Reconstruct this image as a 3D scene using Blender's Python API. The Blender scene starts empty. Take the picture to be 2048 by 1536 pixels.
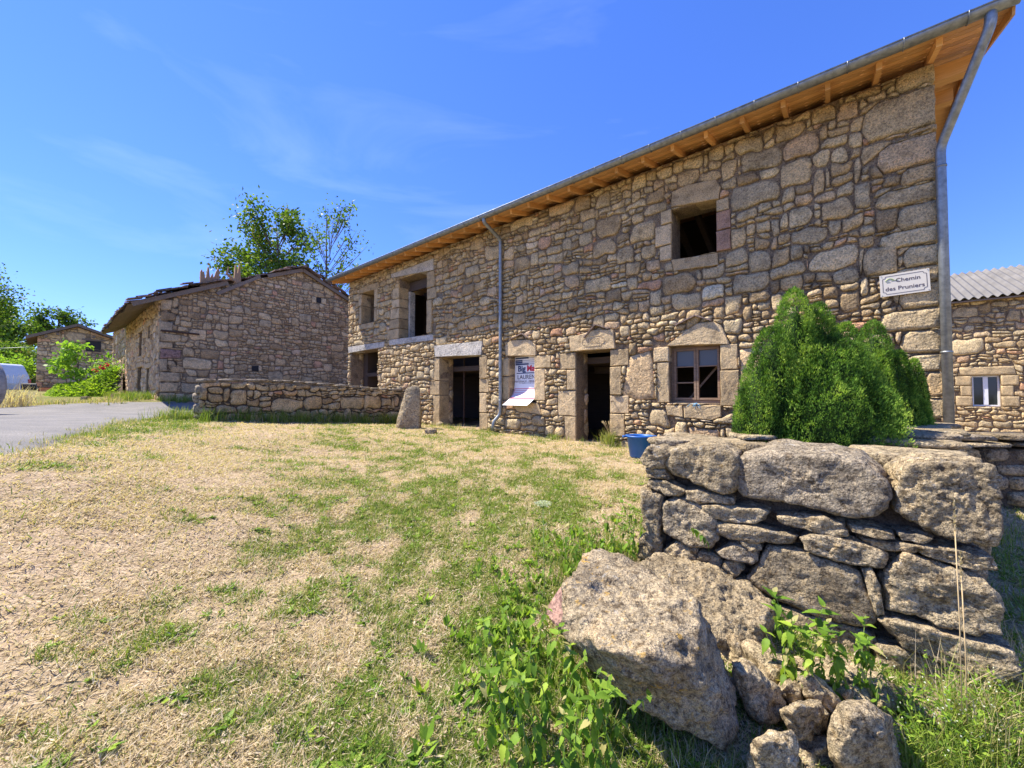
import bpy, bmesh, math, random
import numpy as np
from mathutils import Vector, Matrix
random.seed(7); RNG = np.random.default_rng(11)
sc = bpy.context.scene
COL = sc.collection
F_PX = 769.0; PITCH = math.radians(1.64)
# ---------------------------------------------------------------- camera
cam_d = bpy.data.cameras.new('camera'); cam = bpy.data.objects.new('camera', cam_d); COL.objects.link(cam)
cam_d.sensor_width = 36; cam_d.lens = F_PX/2048*36; cam_d.clip_start = 0.05; cam_d.clip_end = 3000
cam.rotation_euler = (math.pi/2+PITCH, 0, 0); sc.camera = cam
# ---------------------------------------------------------------- sky and sun
SUN_H = Vector((-0.95, 0.27, 0)).normalized(); SUN_EL = math.radians(56)
world = bpy.data.worlds.new('World'); sc.world = world; world.use_nodes = True
wn = world.node_tree.nodes; wl = world.node_tree.links; wn.clear()
w_out = wn.new('ShaderNodeOutputWorld'); w_bg = wn.new('ShaderNodeBackground'); w_bg.inputs[1].default_value = 0.15
sky = wn.new('ShaderNodeTexSky'); sky.sky_type = 'NISHITA'; sky.sun_disc = False
sky.sun_elevation = SUN_EL; sky.sun_rotation = math.atan2(SUN_H.x, SUN_H.y)
sky.air_density = 1.0; sky.dust_density = 0.05; sky.ozone_density = 2.0; sky.altitude = 900
hs = wn.new('ShaderNodeHueSaturation'); hs.inputs['Saturation'].default_value = 1.12; hs.inputs['Value'].default_value = 0.97
# thin cirrus wisps
tc = wn.new('ShaderNodeTexCoord'); mp = wn.new('ShaderNodeMapping'); mp.inputs['Scale'].default_value = (1.0, 1.6, 5.0); mp.inputs['Rotation'].default_value = (0.25, 0.35, 0.5)
nz = wn.new('ShaderNodeTexNoise'); nz.inputs['Scale'].default_value = 1.7; nz.inputs['Detail'].default_value = 7; nz.inputs['Roughness'].default_value = 0.55
nz.inputs['Distortion'].default_value = 0.6
cr = wn.new('ShaderNodeValToRGB'); cr.color_ramp.elements[0].position = 0.54; cr.color_ramp.elements[0].color = (0,0,0,1)
cr.color_ramp.elements[1].position = 0.82; cr.color_ramp.elements[1].color = (0.12,0.12,0.12,1)
mx = wn.new('ShaderNodeMix'); mx.data_type = 'RGBA'; mx.inputs['B'].default_value = (4.5, 5.2, 6.0, 1)
wl.new(tc.outputs['Generated'], mp.inputs[0]); wl.new(mp.outputs[0], nz.inputs['Vector']); wl.new(nz.outputs['Fac'], cr.inputs[0])
gam = wn.new('ShaderNodeGamma'); gam.inputs[1].default_value = 0.8; tint = wn.new('ShaderNodeMix'); tint.data_type = 'RGBA'; tint.blend_type = 'MULTIPLY'; tint.inputs['Factor'].default_value = 1; tint.inputs['B'].default_value = (0.68, 0.77, 1.30, 1)
wl.new(sky.outputs[0], gam.inputs[0]); wl.new(gam.outputs[0], tint.inputs['A']); wl.new(tint.outputs['Result'], hs.inputs['Color']); wl.new(hs.outputs[0], mx.inputs['A']); wl.new(cr.outputs[0], mx.inputs['Factor'])
wl.new(mx.outputs['Result'], w_bg.inputs[0]); wl.new(w_bg.outputs[0], w_out.inputs[0])
sun_d = bpy.data.lights.new('sun', 'SUN'); sun_d.energy = 4.5; sun_d.angle = math.radians(0.5); sun_d.color = (1.0, 0.93, 0.82)
sun = bpy.data.objects.new('sun', sun_d); COL.objects.link(sun)
sd = (SUN_H*math.cos(SUN_EL)+Vector((0,0,math.sin(SUN_EL)))).normalized()
sun.rotation_euler = sd.to_track_quat('Z','Y').to_euler()
sc.view_settings.view_transform = 'Standard'; sc.view_settings.look = 'None'; sc.view_settings.gamma = 1.0
sc.view_settings.use_curve_mapping = False; sc.view_settings.exposure = 1.15
sc.cycles.max_bounces = 6; sc.cycles.diffuse_bounces = 3; sc.cycles.transparent_max_bounces = 12
# ---------------------------------------------------------------- geometry helpers
UX, UY = -0.7694, 0.6388      # u: along the big facade, away from the camera; n: into the house
NX, NY = 0.6388, 0.7694
UANG = math.atan2(UY, UX)
cp, sp_ = math.cos(PITCH), math.sin(PITCH)
def ray(px, py):
    dx = (px-1024)/F_PX; dz = (768-py)/F_PX
    return dx, cp-dz*sp_, sp_+dz*cp
def atN(px, py, N):           # point of a plane parallel to the facade -> (U, z)
    a,b,c = ray(px,py); t = N/(NX*a+NY*b)
    return (UX*a+UY*b)*t, c*t
def atU(px, py, U):           # point of a plane parallel to the gables -> (N, z)
    a,b,c = ray(px,py); t = U/(UX*a+UY*b)
    return (NX*a+NY*b)*t, c*t
def atY(px, py, Y):
    a,b,c = ray(px,py); t = Y/b
    return Vector((a*t, Y, c*t))
def UNZ(U, N, z): return Vector((U*UX+N*NX, U*UY+N*NY, z))
def hashf(ix, iy, iz, seed):
    h = (ix.astype(np.int64)*374761393 + iy.astype(np.int64)*668265263 + iz.astype(np.int64)*2147483647 + seed*974634777) & 0xffffffff
    h = ((h ^ (h >> 13))*1274126177) & 0xffffffff
    h = ((h ^ (h >> 16))*2246822519) & 0xffffffff
    return ((h ^ (h >> 15)) & 0xffffff)/float(0xffffff)
def vnoise(P, scale=1.0, seed=0):
    P = np.asarray(P, float)*scale
    i = np.floor(P).astype(np.int64); f = P-i; f = f*f*f*(f*(f*6-15)+10)
    r = 0
    for dx in (0,1):
        for dy in (0,1):
            for dz in (0,1):
                w = (f[:,0] if dx else 1-f[:,0])*(f[:,1] if dy else 1-f[:,1])*(f[:,2] if dz else 1-f[:,2])
                r = r + w*hashf(i[:,0]+dx, i[:,1]+dy, i[:,2]+dz, seed)
    return r*2-1
def fnoise(P, scale=1.0, octv=4, seed=0, rough=0.5):
    r = 0; a = 1.0; s = scale; t = 0
    for k in range(octv):
        r = r+a*vnoise(P, s, seed+k*17); t += a; a *= rough; s *= 2.03
    return r/t
def n2(x, y, scale, octv=4, seed=0, rough=0.5):
    x = np.atleast_1d(np.asarray(x,float)); y = np.atleast_1d(np.asarray(y,float))
    return fnoise(np.stack([x.ravel(), y.ravel(), np.zeros(x.size)],1), scale, octv, seed, rough).reshape(x.shape)
# ---------------------------------------------------------------- object helpers
def props(o, label=None, cat=None, group=None, kind=None):
    if label: o['label'] = label
    if cat: o['category'] = cat
    if group: o['group'] = group
    if kind: o['kind'] = kind
    return o
def thing(name, label, cat, loc=(0,0,0), rz=0.0, group=None):
    o = bpy.data.objects.new(name, None); o.empty_display_size = 0.1; COL.objects.link(o)
    o.location = loc; o.rotation_euler = (0,0,rz)
    return props(o, label, cat, group)
def link(name, me, mat=None, parent=None, label=None, cat=None, group=None, kind=None, smooth=True):
    o = bpy.data.objects.new(name, me); COL.objects.link(o)
    if mat is not None and len(me.materials) == 0: me.materials.append(mat)
    if parent is not None: o.parent = parent
    if smooth and len(me.polygons): me.polygons.foreach_set('use_smooth', np.ones(len(me.polygons), bool))
    return props(o, label, cat, group, kind)
def tone_attr(me, tone):
    a = me.attributes.new('tone', 'FLOAT', 'POINT')
    n = len(me.vertices)
    arr = np.full(n, float(tone)) if np.isscalar(tone) else np.asarray(tone, float)
    a.data.foreach_set('value', arr.astype(np.float32))
def mesh_py(name, V, F, tone=None):
    me = bpy.data.meshes.new(name); me.from_pydata([tuple(v) for v in V], [], F); me.update()
    if tone is not None: tone_attr(me, tone)
    return me
def mesh_np(name, V, F, tone=None):
    V = np.ascontiguousarray(V, np.float32); F = np.ascontiguousarray(F, np.int32)
    me = bpy.data.meshes.new(name); m,k = F.shape
    me.vertices.add(len(V)); me.vertices.foreach_set('co', V.ravel())
    me.loops.add(m*k); me.loops.foreach_set('vertex_index', F.ravel())
    me.polygons.add(m); me.polygons.foreach_set('loop_start', np.arange(0, m*k, k, dtype=np.int32))
    me.update(calc_edges=True)
    if tone is not None: tone_attr(me, tone)
    return me
class MB:
    """collects boxes, tubes and prisms into one mesh"""
    def __init__(s): s.V = []; s.F = []; s.T = []
    def add(s, V, F, tone=0.5):
        b = len(s.V); s.V += [tuple(v) for v in V]; s.F += [[i+b for i in f] for f in F]; s.T += [tone]*len(V); return s
    def box(s, x0,x1,y0,y1,z0,z1, tone=0.5):
        return s.add([(x0,y0,z0),(x1,y0,z0),(x1,y1,z0),(x0,y1,z0),(x0,y0,z1),(x1,y0,z1),(x1,y1,z1),(x0,y1,z1)],
              [[0,3,2,1],[4,5,6,7],[0,1,5,4],[1,2,6,5],[2,3,7,6],[3,0,4,7]], tone)
    def beam(s, a, b, w, h, tone=0.5, up=Vector((0,0,1))):
        a = Vector(a); b = Vector(b); d = (b-a).normalized(); sx = d.cross(up)
        if sx.length < 1e-4: sx = Vector((1,0,0))
        sx.normalize(); sz = sx.cross(d).normalized(); V = []
        for p in (a,b):
            for i,j in ((-1,-1),(1,-1),(1,1),(-1,1)): V.append(p+sx*(w/2*i)+sz*(h/2*j))
        return s.add(V, [[0,1,2,3],[7,6,5,4],[0,4,5,1],[1,5,6,2],[2,6,7,3],[3,7,4,0]], tone)
    def tube(s, pts, rad, n=8, tone=0.5, caps=True):
        pts = [Vector(p) for p in pts]; V = []; k = len(pts)
        if not hasattr(rad,'__len__'): rad = [rad]*k
        prev = None
        for i,p in enumerate(pts):
            d = (pts[min(i+1,k-1)]-pts[max(i-1,0)]).normalized()
            if prev is None:
                ref = Vector((0,0,1)) if abs(d.z) < 0.9 else Vector((1,0,0)); a = d.cross(ref).normalized()
            else: a = (prev - d*prev.dot(d)).normalized()
            prev = a; b = d.cross(a)
            for j in range(n):
                t = 2*math.pi*j/n; V.append(p+(a*math.cos(t)+b*math.sin(t))*rad[i])
        F = [[i*n+j, i*n+(j+1)%n, (i+1)*n+(j+1)%n, (i+1)*n+j] for i in range(k-1) for j in range(n)]
        if caps: F += [list(range(n))[::-1], [(k-1)*n+j for j in range(n)]]
        return s.add(V, F, tone)
    def build(s, name, mat, parent=None, smooth=False, **kw):
        return link(name, mesh_py(name, s.V, s.F, s.T), mat, parent, smooth=smooth, **kw)
# ---------------------------------------------------------------- materials
def new_mat(name):
    m = bpy.data.materials.new(name); m.use_nodes = True; nt = m.node_tree
    return m, nt, nt.nodes['Principled BSDF']
def ramp(nt, stops, interp='LINEAR'):
    r = nt.nodes.new('ShaderNodeValToRGB'); e = r.color_ramp.elements; r.color_ramp.interpolation = interp
    while len(e) < len(stops): e.new(0.5)
    for k,(p,c) in enumerate(stops): e[k].position = p; e[k].color = (*c,1) if len(c) == 3 else c
    return r
def nnoise(nt, scale, detail=4, rough=0.55, vec=None, dist=0.0):
    n = nt.nodes.new('ShaderNodeTexNoise'); n.inputs['Scale'].default_value = scale; n.inputs['Detail'].default_value = detail
    n.inputs['Roughness'].default_value = rough; n.inputs['Distortion'].default_value = dist
    if vec is not None: nt.links.new(vec, n.inputs['Vector'])
    return n
def mixc(nt, fac, a, b, mode='MIX'):
    m = nt.nodes.new('ShaderNodeMix'); m.data_type = 'RGBA'; m.blend_type = mode; m.clamp_factor = True
    for sock,v in (('Factor',fac),('A',a),('B',b)):
        if isinstance(v,(int,float)): m.inputs[sock].default_value = v
        elif isinstance(v,tuple): m.inputs[sock].default_value = (*v,1)
        else: nt.links.new(v, m.inputs[sock])
    return m.outputs['Result']
def pos(nt): return nt.nodes.new('ShaderNodeNewGeometry').outputs['Position']
def tone_out(nt):
    a = nt.nodes.new('ShaderNodeAttribute'); a.attribute_name = 'tone'; return a.outputs['Fac']
def bump(nt, b, h, strength, dist, normal=None):
    n = nt.nodes.new('ShaderNodeBump'); n.inputs['Strength'].default_value = strength; n.inputs['Distance'].default_value = dist
    nt.links.new(h, n.inputs['Height'])
    if normal is not None: nt.links.new(normal, n.inputs['Normal'])
    if b is not None: nt.links.new(n.outputs[0], b.inputs['Normal'])
    return n.outputs[0]
def stone_mat(name, stops, speck=38.0, bumpd=0.02, lichen=0.0, dark=0.25, gain=1.0, cont=0.0):
    m, nt, b = new_mat(name); P = pos(nt); L = nt.links
    g3 = gain if isinstance(gain,tuple) else (gain,)*3
    st = [(p, tuple(min(1,c*g) for c,g in zip(col,g3))) for p,col in stops]
    base = ramp(nt, st); L.new(tone_out(nt), base.inputs[0])
    n1 = nnoise(nt, 5.0, 5, 0.6, P); r1 = ramp(nt, [(0.32,(0.58,0.56,0.54)),(0.5,(1,1,1)),(0.72,(1.28,1.2,1.08))]); L.new(n1.outputs['Fac'], r1.inputs[0])
    c = mixc(nt, 0.85, base.outputs[0], r1.outputs[0], 'MULTIPLY')
    n2_ = nnoise(nt, speck, 3, 0.7, P); r2 = ramp(nt, [(0.36,(0.42,0.40,0.38)),(0.5,(1,1,1)),(0.66,(1.4,1.36,1.28))]); L.new(n2_.outputs['Fac'], r2.inputs[0])
    c = mixc(nt, 0.75, c, r2.outputs[0], 'MULTIPLY')
    n3 = nnoise(nt, speck*4, 2, 0.6, P); r3 = ramp(nt, [(0.34,(0.45,0.43,0.42)),(0.5,(1,1,1)),(0.7,(1.35,1.33,1.3))]); L.new(n3.outputs['Fac'], r3.inputs[0])
    c = mixc(nt, 0.6, c, r3.outputs[0], 'MULTIPLY')
    n4 = nnoise(nt, 2.2, 6, 0.65, P); r4 = ramp(nt, [(0.52,(0,0,0)),(0.68,(dark,dark,dark))]); L.new(n4.outputs['Fac'], r4.inputs[0])
    c = mixc(nt, r4.outputs[0], c, (0.06,0.05,0.042))
    if cont > 0:      # dark grains painted as shade in small pits, and pale feldspar
        n7 = nnoise(nt, 22, 5, 0.75, P); r7 = ramp(nt, [(0.38,(0.38,0.35,0.32)),(0.48,(0.95,0.95,0.95)),(0.62,(1.1,1.1,1.08)),(0.72,(1.5,1.48,1.45))]); L.new(n7.outputs['Fac'], r7.inputs[0])
        c = mixc(nt, cont, c, r7.outputs[0], 'MULTIPLY')
    if lichen > 0:
        n5 = nnoise(nt, 26, 4, 0.7, P, 0.3); r5 = ramp(nt, [(0.585,(0,0,0)),(0.63,(lichen,)*3)]); L.new(n5.outputs['Fac'], r5.inputs[0])
        n6 = nnoise(nt, 2.6, 2, 0.5, P); r6 = ramp(nt, [(0.45,(0,0,0)),(0.6,(1,1,1))]); L.new(n6.outputs['Fac'], r6.inputs[0])
        f = mixc(nt, 1.0, r5.outputs[0], r6.outputs[0], 'MULTIPLY')
        c = mixc(nt, f, c, (0.50,0.29,0.05))
        n8 = nnoise(nt, 9, 6, 0.75, P); r8 = ramp(nt, [(0.60,(0,0,0)),(0.66,(0.45,0.45,0.45))]); L.new(n8.outputs['Fac'], r8.inputs[0]); c = mixc(nt, r8.outputs[0], c, (0.52,0.51,0.46))
    L.new(c, b.inputs['Base Color']); b.inputs['Roughness'].default_value = 0.92; b.inputs['Specular IOR Level'].default_value = 0.25
    nb = nnoise(nt, 14, 6, 0.68, P); v = nt.nodes.new('ShaderNodeTexVoronoi'); v.inputs['Scale'].default_value = speck*1.3; L.new(P, v.inputs['Vector'])
    q = bump(nt, None, nb.outputs['Fac'], 1.0, bumpd*2.8)
    q = bump(nt, None, v.outputs['Distance'], 0.7, bumpd*0.6, q)
    bump(nt, b, n3.outputs['Fac'], 0.7, bumpd*0.3, q)
    return m
RUB = [(0.0,(0.20,0.15,0.10)),(0.2,(0.31,0.235,0.155)),(0.42,(0.36,0.285,0.195)),(0.6,(0.27,0.225,0.17)),(0.8,(0.42,0.345,0.245)),(0.93,(0.34,0.25,0.18)),(0.97,(0.33,0.19,0.135)),(1.0,(0.46,0.42,0.35))]
M = {}
M['rubble'] = stone_mat('rubble_granite', RUB, gain=(1.86,1.78,1.42))
M['ruin'] = stone_mat('ruin_granite', [(p,(c[0]*1.02,c[1]*0.93,c[2]*0.88)) for p,c in RUB], gain=(2.0,1.97,1.66))
M['granite'] = stone_mat('rough_granite', [(0,(0.24,0.195,0.14)),(0.3,(0.38,0.31,0.215)),(0.6,(0.46,0.38,0.265)),(1,(0.33,0.285,0.235))], speck=46, bumpd=0.022, lichen=0.25, dark=0.35, gain=(1.14,1.11,0.98), cont=1.0)
M['boulder'] = stone_mat('lichen_granite', [(0,(0.42,0.345,0.25)),(1,(0.47,0.395,0.29))], speck=52, bumpd=0.02, lichen=0.9, dark=0.4, gain=(1.02,0.985,0.86), cont=1.0)
M['dressed'] = stone_mat('dressed_granite', [(0,(0.30,0.24,0.165)),(0.5,(0.40,0.325,0.225)),(0.85,(0.45,0.37,0.27)),(0.93,(0.27,0.18,0.15)),(1,(0.27,0.18,0.15))], speck=60, bumpd=0.007, dark=0.12, gain=(1.4,1.3,1.05))
M['mortar'] = stone_mat('sandy_mortar', [(0,(0.32,0.235,0.15)),(1,(0.38,0.285,0.18))], speck=40, bumpd=0.03, dark=0.3)
M['plaster'] = stone_mat('old_plaster', [(0,(0.47,0.35,0.22)),(1,(0.52,0.40,0.26))], speck=22, bumpd=0.012, dark=0.12, gain=(1.2,1.15,1.0))
M['concrete'] = stone_mat('concrete', [(0,(0.40,0.36,0.29)),(1,(0.60,0.56,0.48))], speck=30, bumpd=0.004, dark=0.1)
M['redrock'] = stone_mat('red_rock', [(0,(0.34,0.21,0.16)),(1,(0.35,0.21,0.17))], speck=14, bumpd=0.01, dark=0.2)
M['earth'] = stone_mat('earth', [(0,(0.16,0.11,0.07)),(1,(0.22,0.16,0.10))], speck=20, bumpd=0.03, dark=0.4)
M['darkstone'] = stone_mat('joint_earth', [(0,(0.13,0.10,0.07)),(1,(0.15,0.12,0.085))], speck=26, bumpd=0.03, dark=0.3)
def wood_mat(name, c1, c2, rough=0.6, scale=3.0, vecscale=(1,14,14)):
    m, nt, b = new_mat(name); L = nt.links; t = nt.nodes.new('ShaderNodeTexCoord'); mpn = nt.nodes.new('ShaderNodeMapping'); mpn.inputs['Scale'].default_value = vecscale
    L.new(t.outputs['Object'], mpn.inputs[0]); n = nnoise(nt, scale, 6, 0.65, mpn.outputs[0], 0.4)
    r = ramp(nt, [(0.3,c1),(0.7,c2)]); L.new(n.outputs['Fac'], r.inputs[0]); mt = nt.nodes.new('ShaderNodeMath'); mt.operation = 'MULTIPLY_ADD'; mt.inputs[1].default_value = 0.5; mt.inputs[2].default_value = 0.75
    L.new(tone_out(nt), mt.inputs[0]); c = mixc(nt, 1.0, r.outputs[0], mt.outputs[0], 'MULTIPLY'); L.new(c, b.inputs['Base Color'])
    b.inputs['Roughness'].default_value = rough; bump(nt, b, n.outputs['Fac'], 0.35, 0.006); return m
M['pine'] = wood_mat('new_pine', (0.60,0.29,0.085), (0.82,0.46,0.17))
M['oldwood'] = wood_mat('weathered_wood', (0.12,0.085,0.06), (0.26,0.19,0.13), 0.8)
M['frame'] = wood_mat('flaking_window_wood', (0.16,0.09,0.05), (0.38,0.25,0.15), 0.8, 4)
M['stump'] = wood_mat('splintered_wood', (0.24,0.13,0.06), (0.42,0.27,0.15), 0.85, 3, (14,14,1))
M['inner'] = wood_mat('inner_timber_and_room_shade', (0.05,0.032,0.022), (0.09,0.06,0.04), 0.8)
def plain(name, col, rough=0.5, metal=0.0, var=0.12, scale=8, bumpd=0.0, spec=0.5):
    m, nt, b = new_mat(name); L = nt.links; n = nnoise(nt, scale, 5, 0.6, pos(nt))
    lo = tuple(max(0,c*(1-var)) for c in col); hi = tuple(min(1,c*(1+var)) for c in col)
    r = ramp(nt, [(0.3,lo),(0.7,hi)]); L.new(n.outputs['Fac'], r.inputs[0]); L.new(r.outputs[0], b.inputs['Base Color'])
    b.inputs['Roughness'].default_value = rough; b.inputs['Metallic'].default_value = metal; b.inputs['Specular IOR Level'].default_value = spec
    if bumpd: bump(nt, b, n.outputs['Fac'], 0.5, bumpd)
    return m
M['zinc'] = plain('zinc', (0.27,0.285,0.28), 0.5, 0.7, 0.3, 14)
M['tile'] = plain('clay_tile', (0.22,0.12,0.085), 0.9, 0, 0.4, 7, 0.01)
M['slate'] = stone_mat('roof_slate', [(0,(0.10,0.085,0.075)),(0.5,(0.22,0.17,0.14)),(1,(0.36,0.24,0.19))], speck=20, bumpd=0.01)
M['signwhite'] = plain('sign_enamel', (0.66,0.60,0.48), 0.4, 0, 0.03, 3)
M['ink'] = plain('dark_ink', (0.05,0.025,0.035), 0.5, 0, 0.02)
M['navy'] = plain('navy_ink', (0.03,0.05,0.13), 0.6, 0, 0.02)
M['red'] = plain('red_ink', (0.62,0.03,0.06), 0.6, 0, 0.02)
M['palered'] = plain('red_panel_ink', (0.60,0.08,0.12), 0.6, 0, 0.05)
M['green_ink'] = plain('green_ink', (0.30,0.38,0.15), 0.6, 0, 0.2, 40)
M['banner'] = plain('banner_vinyl', (0.80,0.80,0.80), 0.55, 0, 0.04, 4)
M['blue'] = plain('blue_plastic', (0.02,0.13,0.42), 0.42, 0, 0.1, 6)
M['twine'] = plain('blue_twine', (0.18,0.45,0.68), 0.7)
M['white'] = plain('white_paint', (0.78,0.78,0.78), 0.4, 0, 0.02)
M['vanpaint'] = plain('van_paint', (0.66,0.69,0.74), 0.35, 0, 0.03)
M['carpaint'] = plain('beige_car_paint', (0.42,0.39,0.34), 0.35, 0.3, 0.08, 5)
M['rubber'] = plain('rubber', (0.03,0.03,0.03), 0.8)
M['black'] = plain('black_iron_and_hole_shade', (0.03,0.026,0.024), 0.7, 0.3)
M['rust'] = plain('rusty_iron', (0.10,0.055,0.035), 0.85, 0.2, 0.4, 20)
M['orange'] = plain('orange_sheet', (0.55,0.16,0.03), 0.6, 0, 0.2, 3)
M['lamp'] = plain('red_lamp_plastic', (0.5,0.03,0.02), 0.25)
M['fibro'] = plain('fibre_cement', (0.17,0.158,0.14), 0.9, 0, 0.22, 1.6, 0.004)
m, nt, b = new_mat('dusty_glass'); b.inputs['Base Color'].default_value = (0.14,0.14,0.135,1); b.inputs['Roughness'].default_value = 0.28; b.inputs['Alpha'].default_value = 0.8; M['dusty'] = m
m, nt, b = new_mat('dark_glass'); b.inputs['Base Color'].default_value = (0.02,0.025,0.03,1); b.inputs['Roughness'].default_value = 0.06; M['glass'] = m
def leaf_mat(name, stops, rough=0.5, trans=0.35, gain=1.0, spec=0.12):
    m, nt, b = new_mat(name); L = nt.links
    r = ramp(nt, [(p, tuple(c*gain for c in col)) for p,col in stops]); L.new(tone_out(nt), r.inputs[0]); b.inputs['Roughness'].default_value = rough
    n = nnoise(nt, 30, 3, 0.6, pos(nt)); rr = ramp(nt, [(0.3,(0.8,0.8,0.8)),(0.7,(1.15,1.15,1.1))]); L.new(n.outputs['Fac'], rr.inputs[0])
    c = mixc(nt, 1.0, r.outputs[0], rr.outputs[0], 'MULTIPLY')
    L.new(c, b.inputs['Base Color']); b.inputs['Specular IOR Level'].default_value = spec
    t = nt.nodes.new('ShaderNodeBsdfTranslucent'); mc = mixc(nt, 1.0, c, (1.5,1.6,0.7), 'MULTIPLY'); L.new(mc, t.inputs['Color'])
    ms = nt.nodes.new('ShaderNodeMixShader'); ms.inputs[0].default_value = trans
    L.new(b.outputs[0], ms.inputs[1]); L.new(t.outputs[0], ms.inputs[2]); L.new(ms.outputs[0], nt.nodes['Material Output'].inputs[0]); return m
M['nettle'] = leaf_mat('nettle_leaf', [(0,(0.07,0.14,0.018)),(0.5,(0.16,0.27,0.03)),(1,(0.30,0.40,0.05))], gain=1.1)
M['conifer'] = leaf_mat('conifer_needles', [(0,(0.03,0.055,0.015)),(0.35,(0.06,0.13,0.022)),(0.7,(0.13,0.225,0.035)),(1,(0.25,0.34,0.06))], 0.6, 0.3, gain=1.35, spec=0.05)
M['tree'] = leaf_mat('tree_leaf', [(0,(0.045,0.09,0.015)),(0.5,(0.11,0.19,0.025)),(0.9,(0.20,0.29,0.04)),(1,(0.20,0.15,0.06))], 0.5, 0.35)
M['sapling'] = leaf_mat('young_leaf', [(0,(0.12,0.24,0.03)),(1,(0.26,0.38,0.06))], 0.5, 0.4, 1.15)
M['vine'] = leaf_mat('vine_leaf', [(0,(0.12,0.22,0.02)),(1,(0.32,0.42,0.05))], 0.5, 0.4, 1.1)
M['rose'] = leaf_mat('rose_petal', [(0,(0.5,0.02,0.06)),(1,(0.6,0.05,0.12))])
M['umbel'] = leaf_mat('white_flower', [(0,(0.55,0.58,0.45)),(1,(0.75,0.76,0.66))])
M['grass'] = leaf_mat('grass_blade', [(0,(0.68,0.575,0.43)),(0.22,(0.55,0.43,0.28)),(0.42,(0.46,0.38,0.18)),(0.6,(0.27,0.33,0.06)),(0.85,(0.17,0.26,0.04)),(1,(0.08,0.15,0.022))], 0.6, 0.3)
M['bark'] = plain('bark', (0.14,0.11,0.085), 0.95, 0, 0.35, 12, 0.02)
M['stem'] = plain('green_stem', (0.16,0.24,0.05), 0.7, 0, 0.2)
M['drystem'] = plain('dry_stem', (0.52,0.38,0.19), 0.8, 0, 0.2)
# ---------------------------------------------------------------- terrain
_A = [(0,0,-1.45),(-1.4,1.0,-1.2),(0,1.5,-1.42),(1.5,1.3,-1.60),(3.2,0.6,-1.75),(-4.3,3.2,-0.62),(-6.2,4.6,-0.5),(-9,8,-0.46),(-12,12.4,-0.45),(-18,13,-0.46),
      (-7.07,8.7,-0.56),(-4.5,11.6,-0.82),(1.77,8.2,-1.02),(-1.4,10.8,-0.92),(-3.7,12.6,-0.9),(1.0,3.2,-1.26),(2.5,1.9,-1.60),(1.75,2.3,-1.50),(2.1,1.5,-1.64),(3.9,6.5,-1.12),(5.6,5.0,-1.25),
      (8,4,-1.7),(10,8,-1.7),(16,13,-1.6),(-9.2,16.8,-0.5),(-6.5,15.2,-0.75),(-12.7,13.9,-0.16),(-18.2,17.5,-0.12),(-24,22,0.1),(-35,29,0.5),(-30,26,0.35),(-26,16,-0.3),(-40,20,0.2),(-60,50,1.2),
      (-20,0,-0.5),(-8,-2,-0.6),(8,-6,-2),(0,-8,-1.5),(0,25,-0.6),(10,30,-1.0),(40,40,-1),(60,0,-2),(-60,0,0),(0,80,1),(80,80,0),(-100,100,3),(1.9,5.4,-1.12),(-3,6,-0.98),(-1,3,-1.28),(-3.5,8,-0.86)]
_A = np.array(_A, float); _XY = _A[:,:2]
_D = np.sqrt(((_XY[:,None]-_XY[None])**2).sum(-1)+0.3)
_n = len(_A); _K = np.zeros((_n+1,_n+1)); _K[:_n,:_n] = _D; _K[:_n,_n] = 1; _K[_n,:_n] = 1
_W = np.linalg.solve(_K, np.append(_A[:,2], 0))
def gzs(x, y):
    x = np.atleast_1d(np.asarray(x,float)); y = np.atleast_1d(np.asarray(y,float)); sh = x.shape; x = x.ravel(); y = y.ravel()
    out = np.full(x.size, _W[_n])
    for k in range(_n): out += _W[k]*np.sqrt((x-_XY[k,0])**2+(y-_XY[k,1])**2+0.3)
    return out.reshape(sh)
near_edge = [(-9,-30),(-7,-6),(-5,0),(-4.4,3.2),(-5.7,5),(-7.6,7.7),(-8.3,9.6),(-7.9,11.6),(-6.6,13.4),(-5.3,15.3),(-2,20),(4,28)]
far_edge = [(-24,-30),(-24,-6),(-24,0),(-22,9),(-19,13),(-13.2,12.9),(-11.7,13.9),(-10.4,15.6),(-9.2,17.2),(-7.6,19),(-4,24),(0,31)]
def resample(P, n, smooth=True):
    P = np.array(P, float)
    if smooth:
        for _ in range(3):
            Q = [P[0]]
            for a,b in zip(P[:-1],P[1:]): Q += [a*0.75+b*0.25, a*0.25+b*0.75]
            Q.append(P[-1]); P = np.array(Q)
    d = np.r_[0, np.cumsum(np.sqrt(((P[1:]-P[:-1])**2).sum(1)))]; t = np.linspace(0, d[-1], n)
    return np.stack([np.interp(t, d, P[:,0]), np.interp(t, d, P[:,1])], 1)
_NE = resample(near_edge, 260); _FE = resample(far_edge, 260)
_NE = _NE+0.09*np.stack([n2(_NE[:,0],_NE[:,1],1.7,3,5), n2(_NE[:,0],_NE[:,1],1.7,3,9)],1)
_RP = np.vstack([_NE, _FE[::-1]])
def in_poly(x, y, P):
    x = np.asarray(x); y = np.asarray(y); c = np.zeros(x.shape, bool); j = len(P)-1
    for i in range(len(P)):
        xi,yi = P[i]; xj,yj = P[j]
        with np.errstate(divide='ignore', invalid='ignore'):
            k = ((yi > y) != (yj > y)) & (x < (xj-xi)*(y-yi)/(yj-yi+1e-12)+xi)
        c ^= k; j = i
    return c
def gzf(x, y):
    x = np.atleast_1d(np.asarray(x,float)); y = np.atleast_1d(np.asarray(y,float))
    z = gzs(x, y); r = in_poly(x, y, _RP)
    return z + np.where(r, -0.035, 0.028*n2(x,y,1.1,3,3)+0.014*n2(x,y,5.5,3,4))
def gz(x, y): return float(gzs(x,y)[0])
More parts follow.
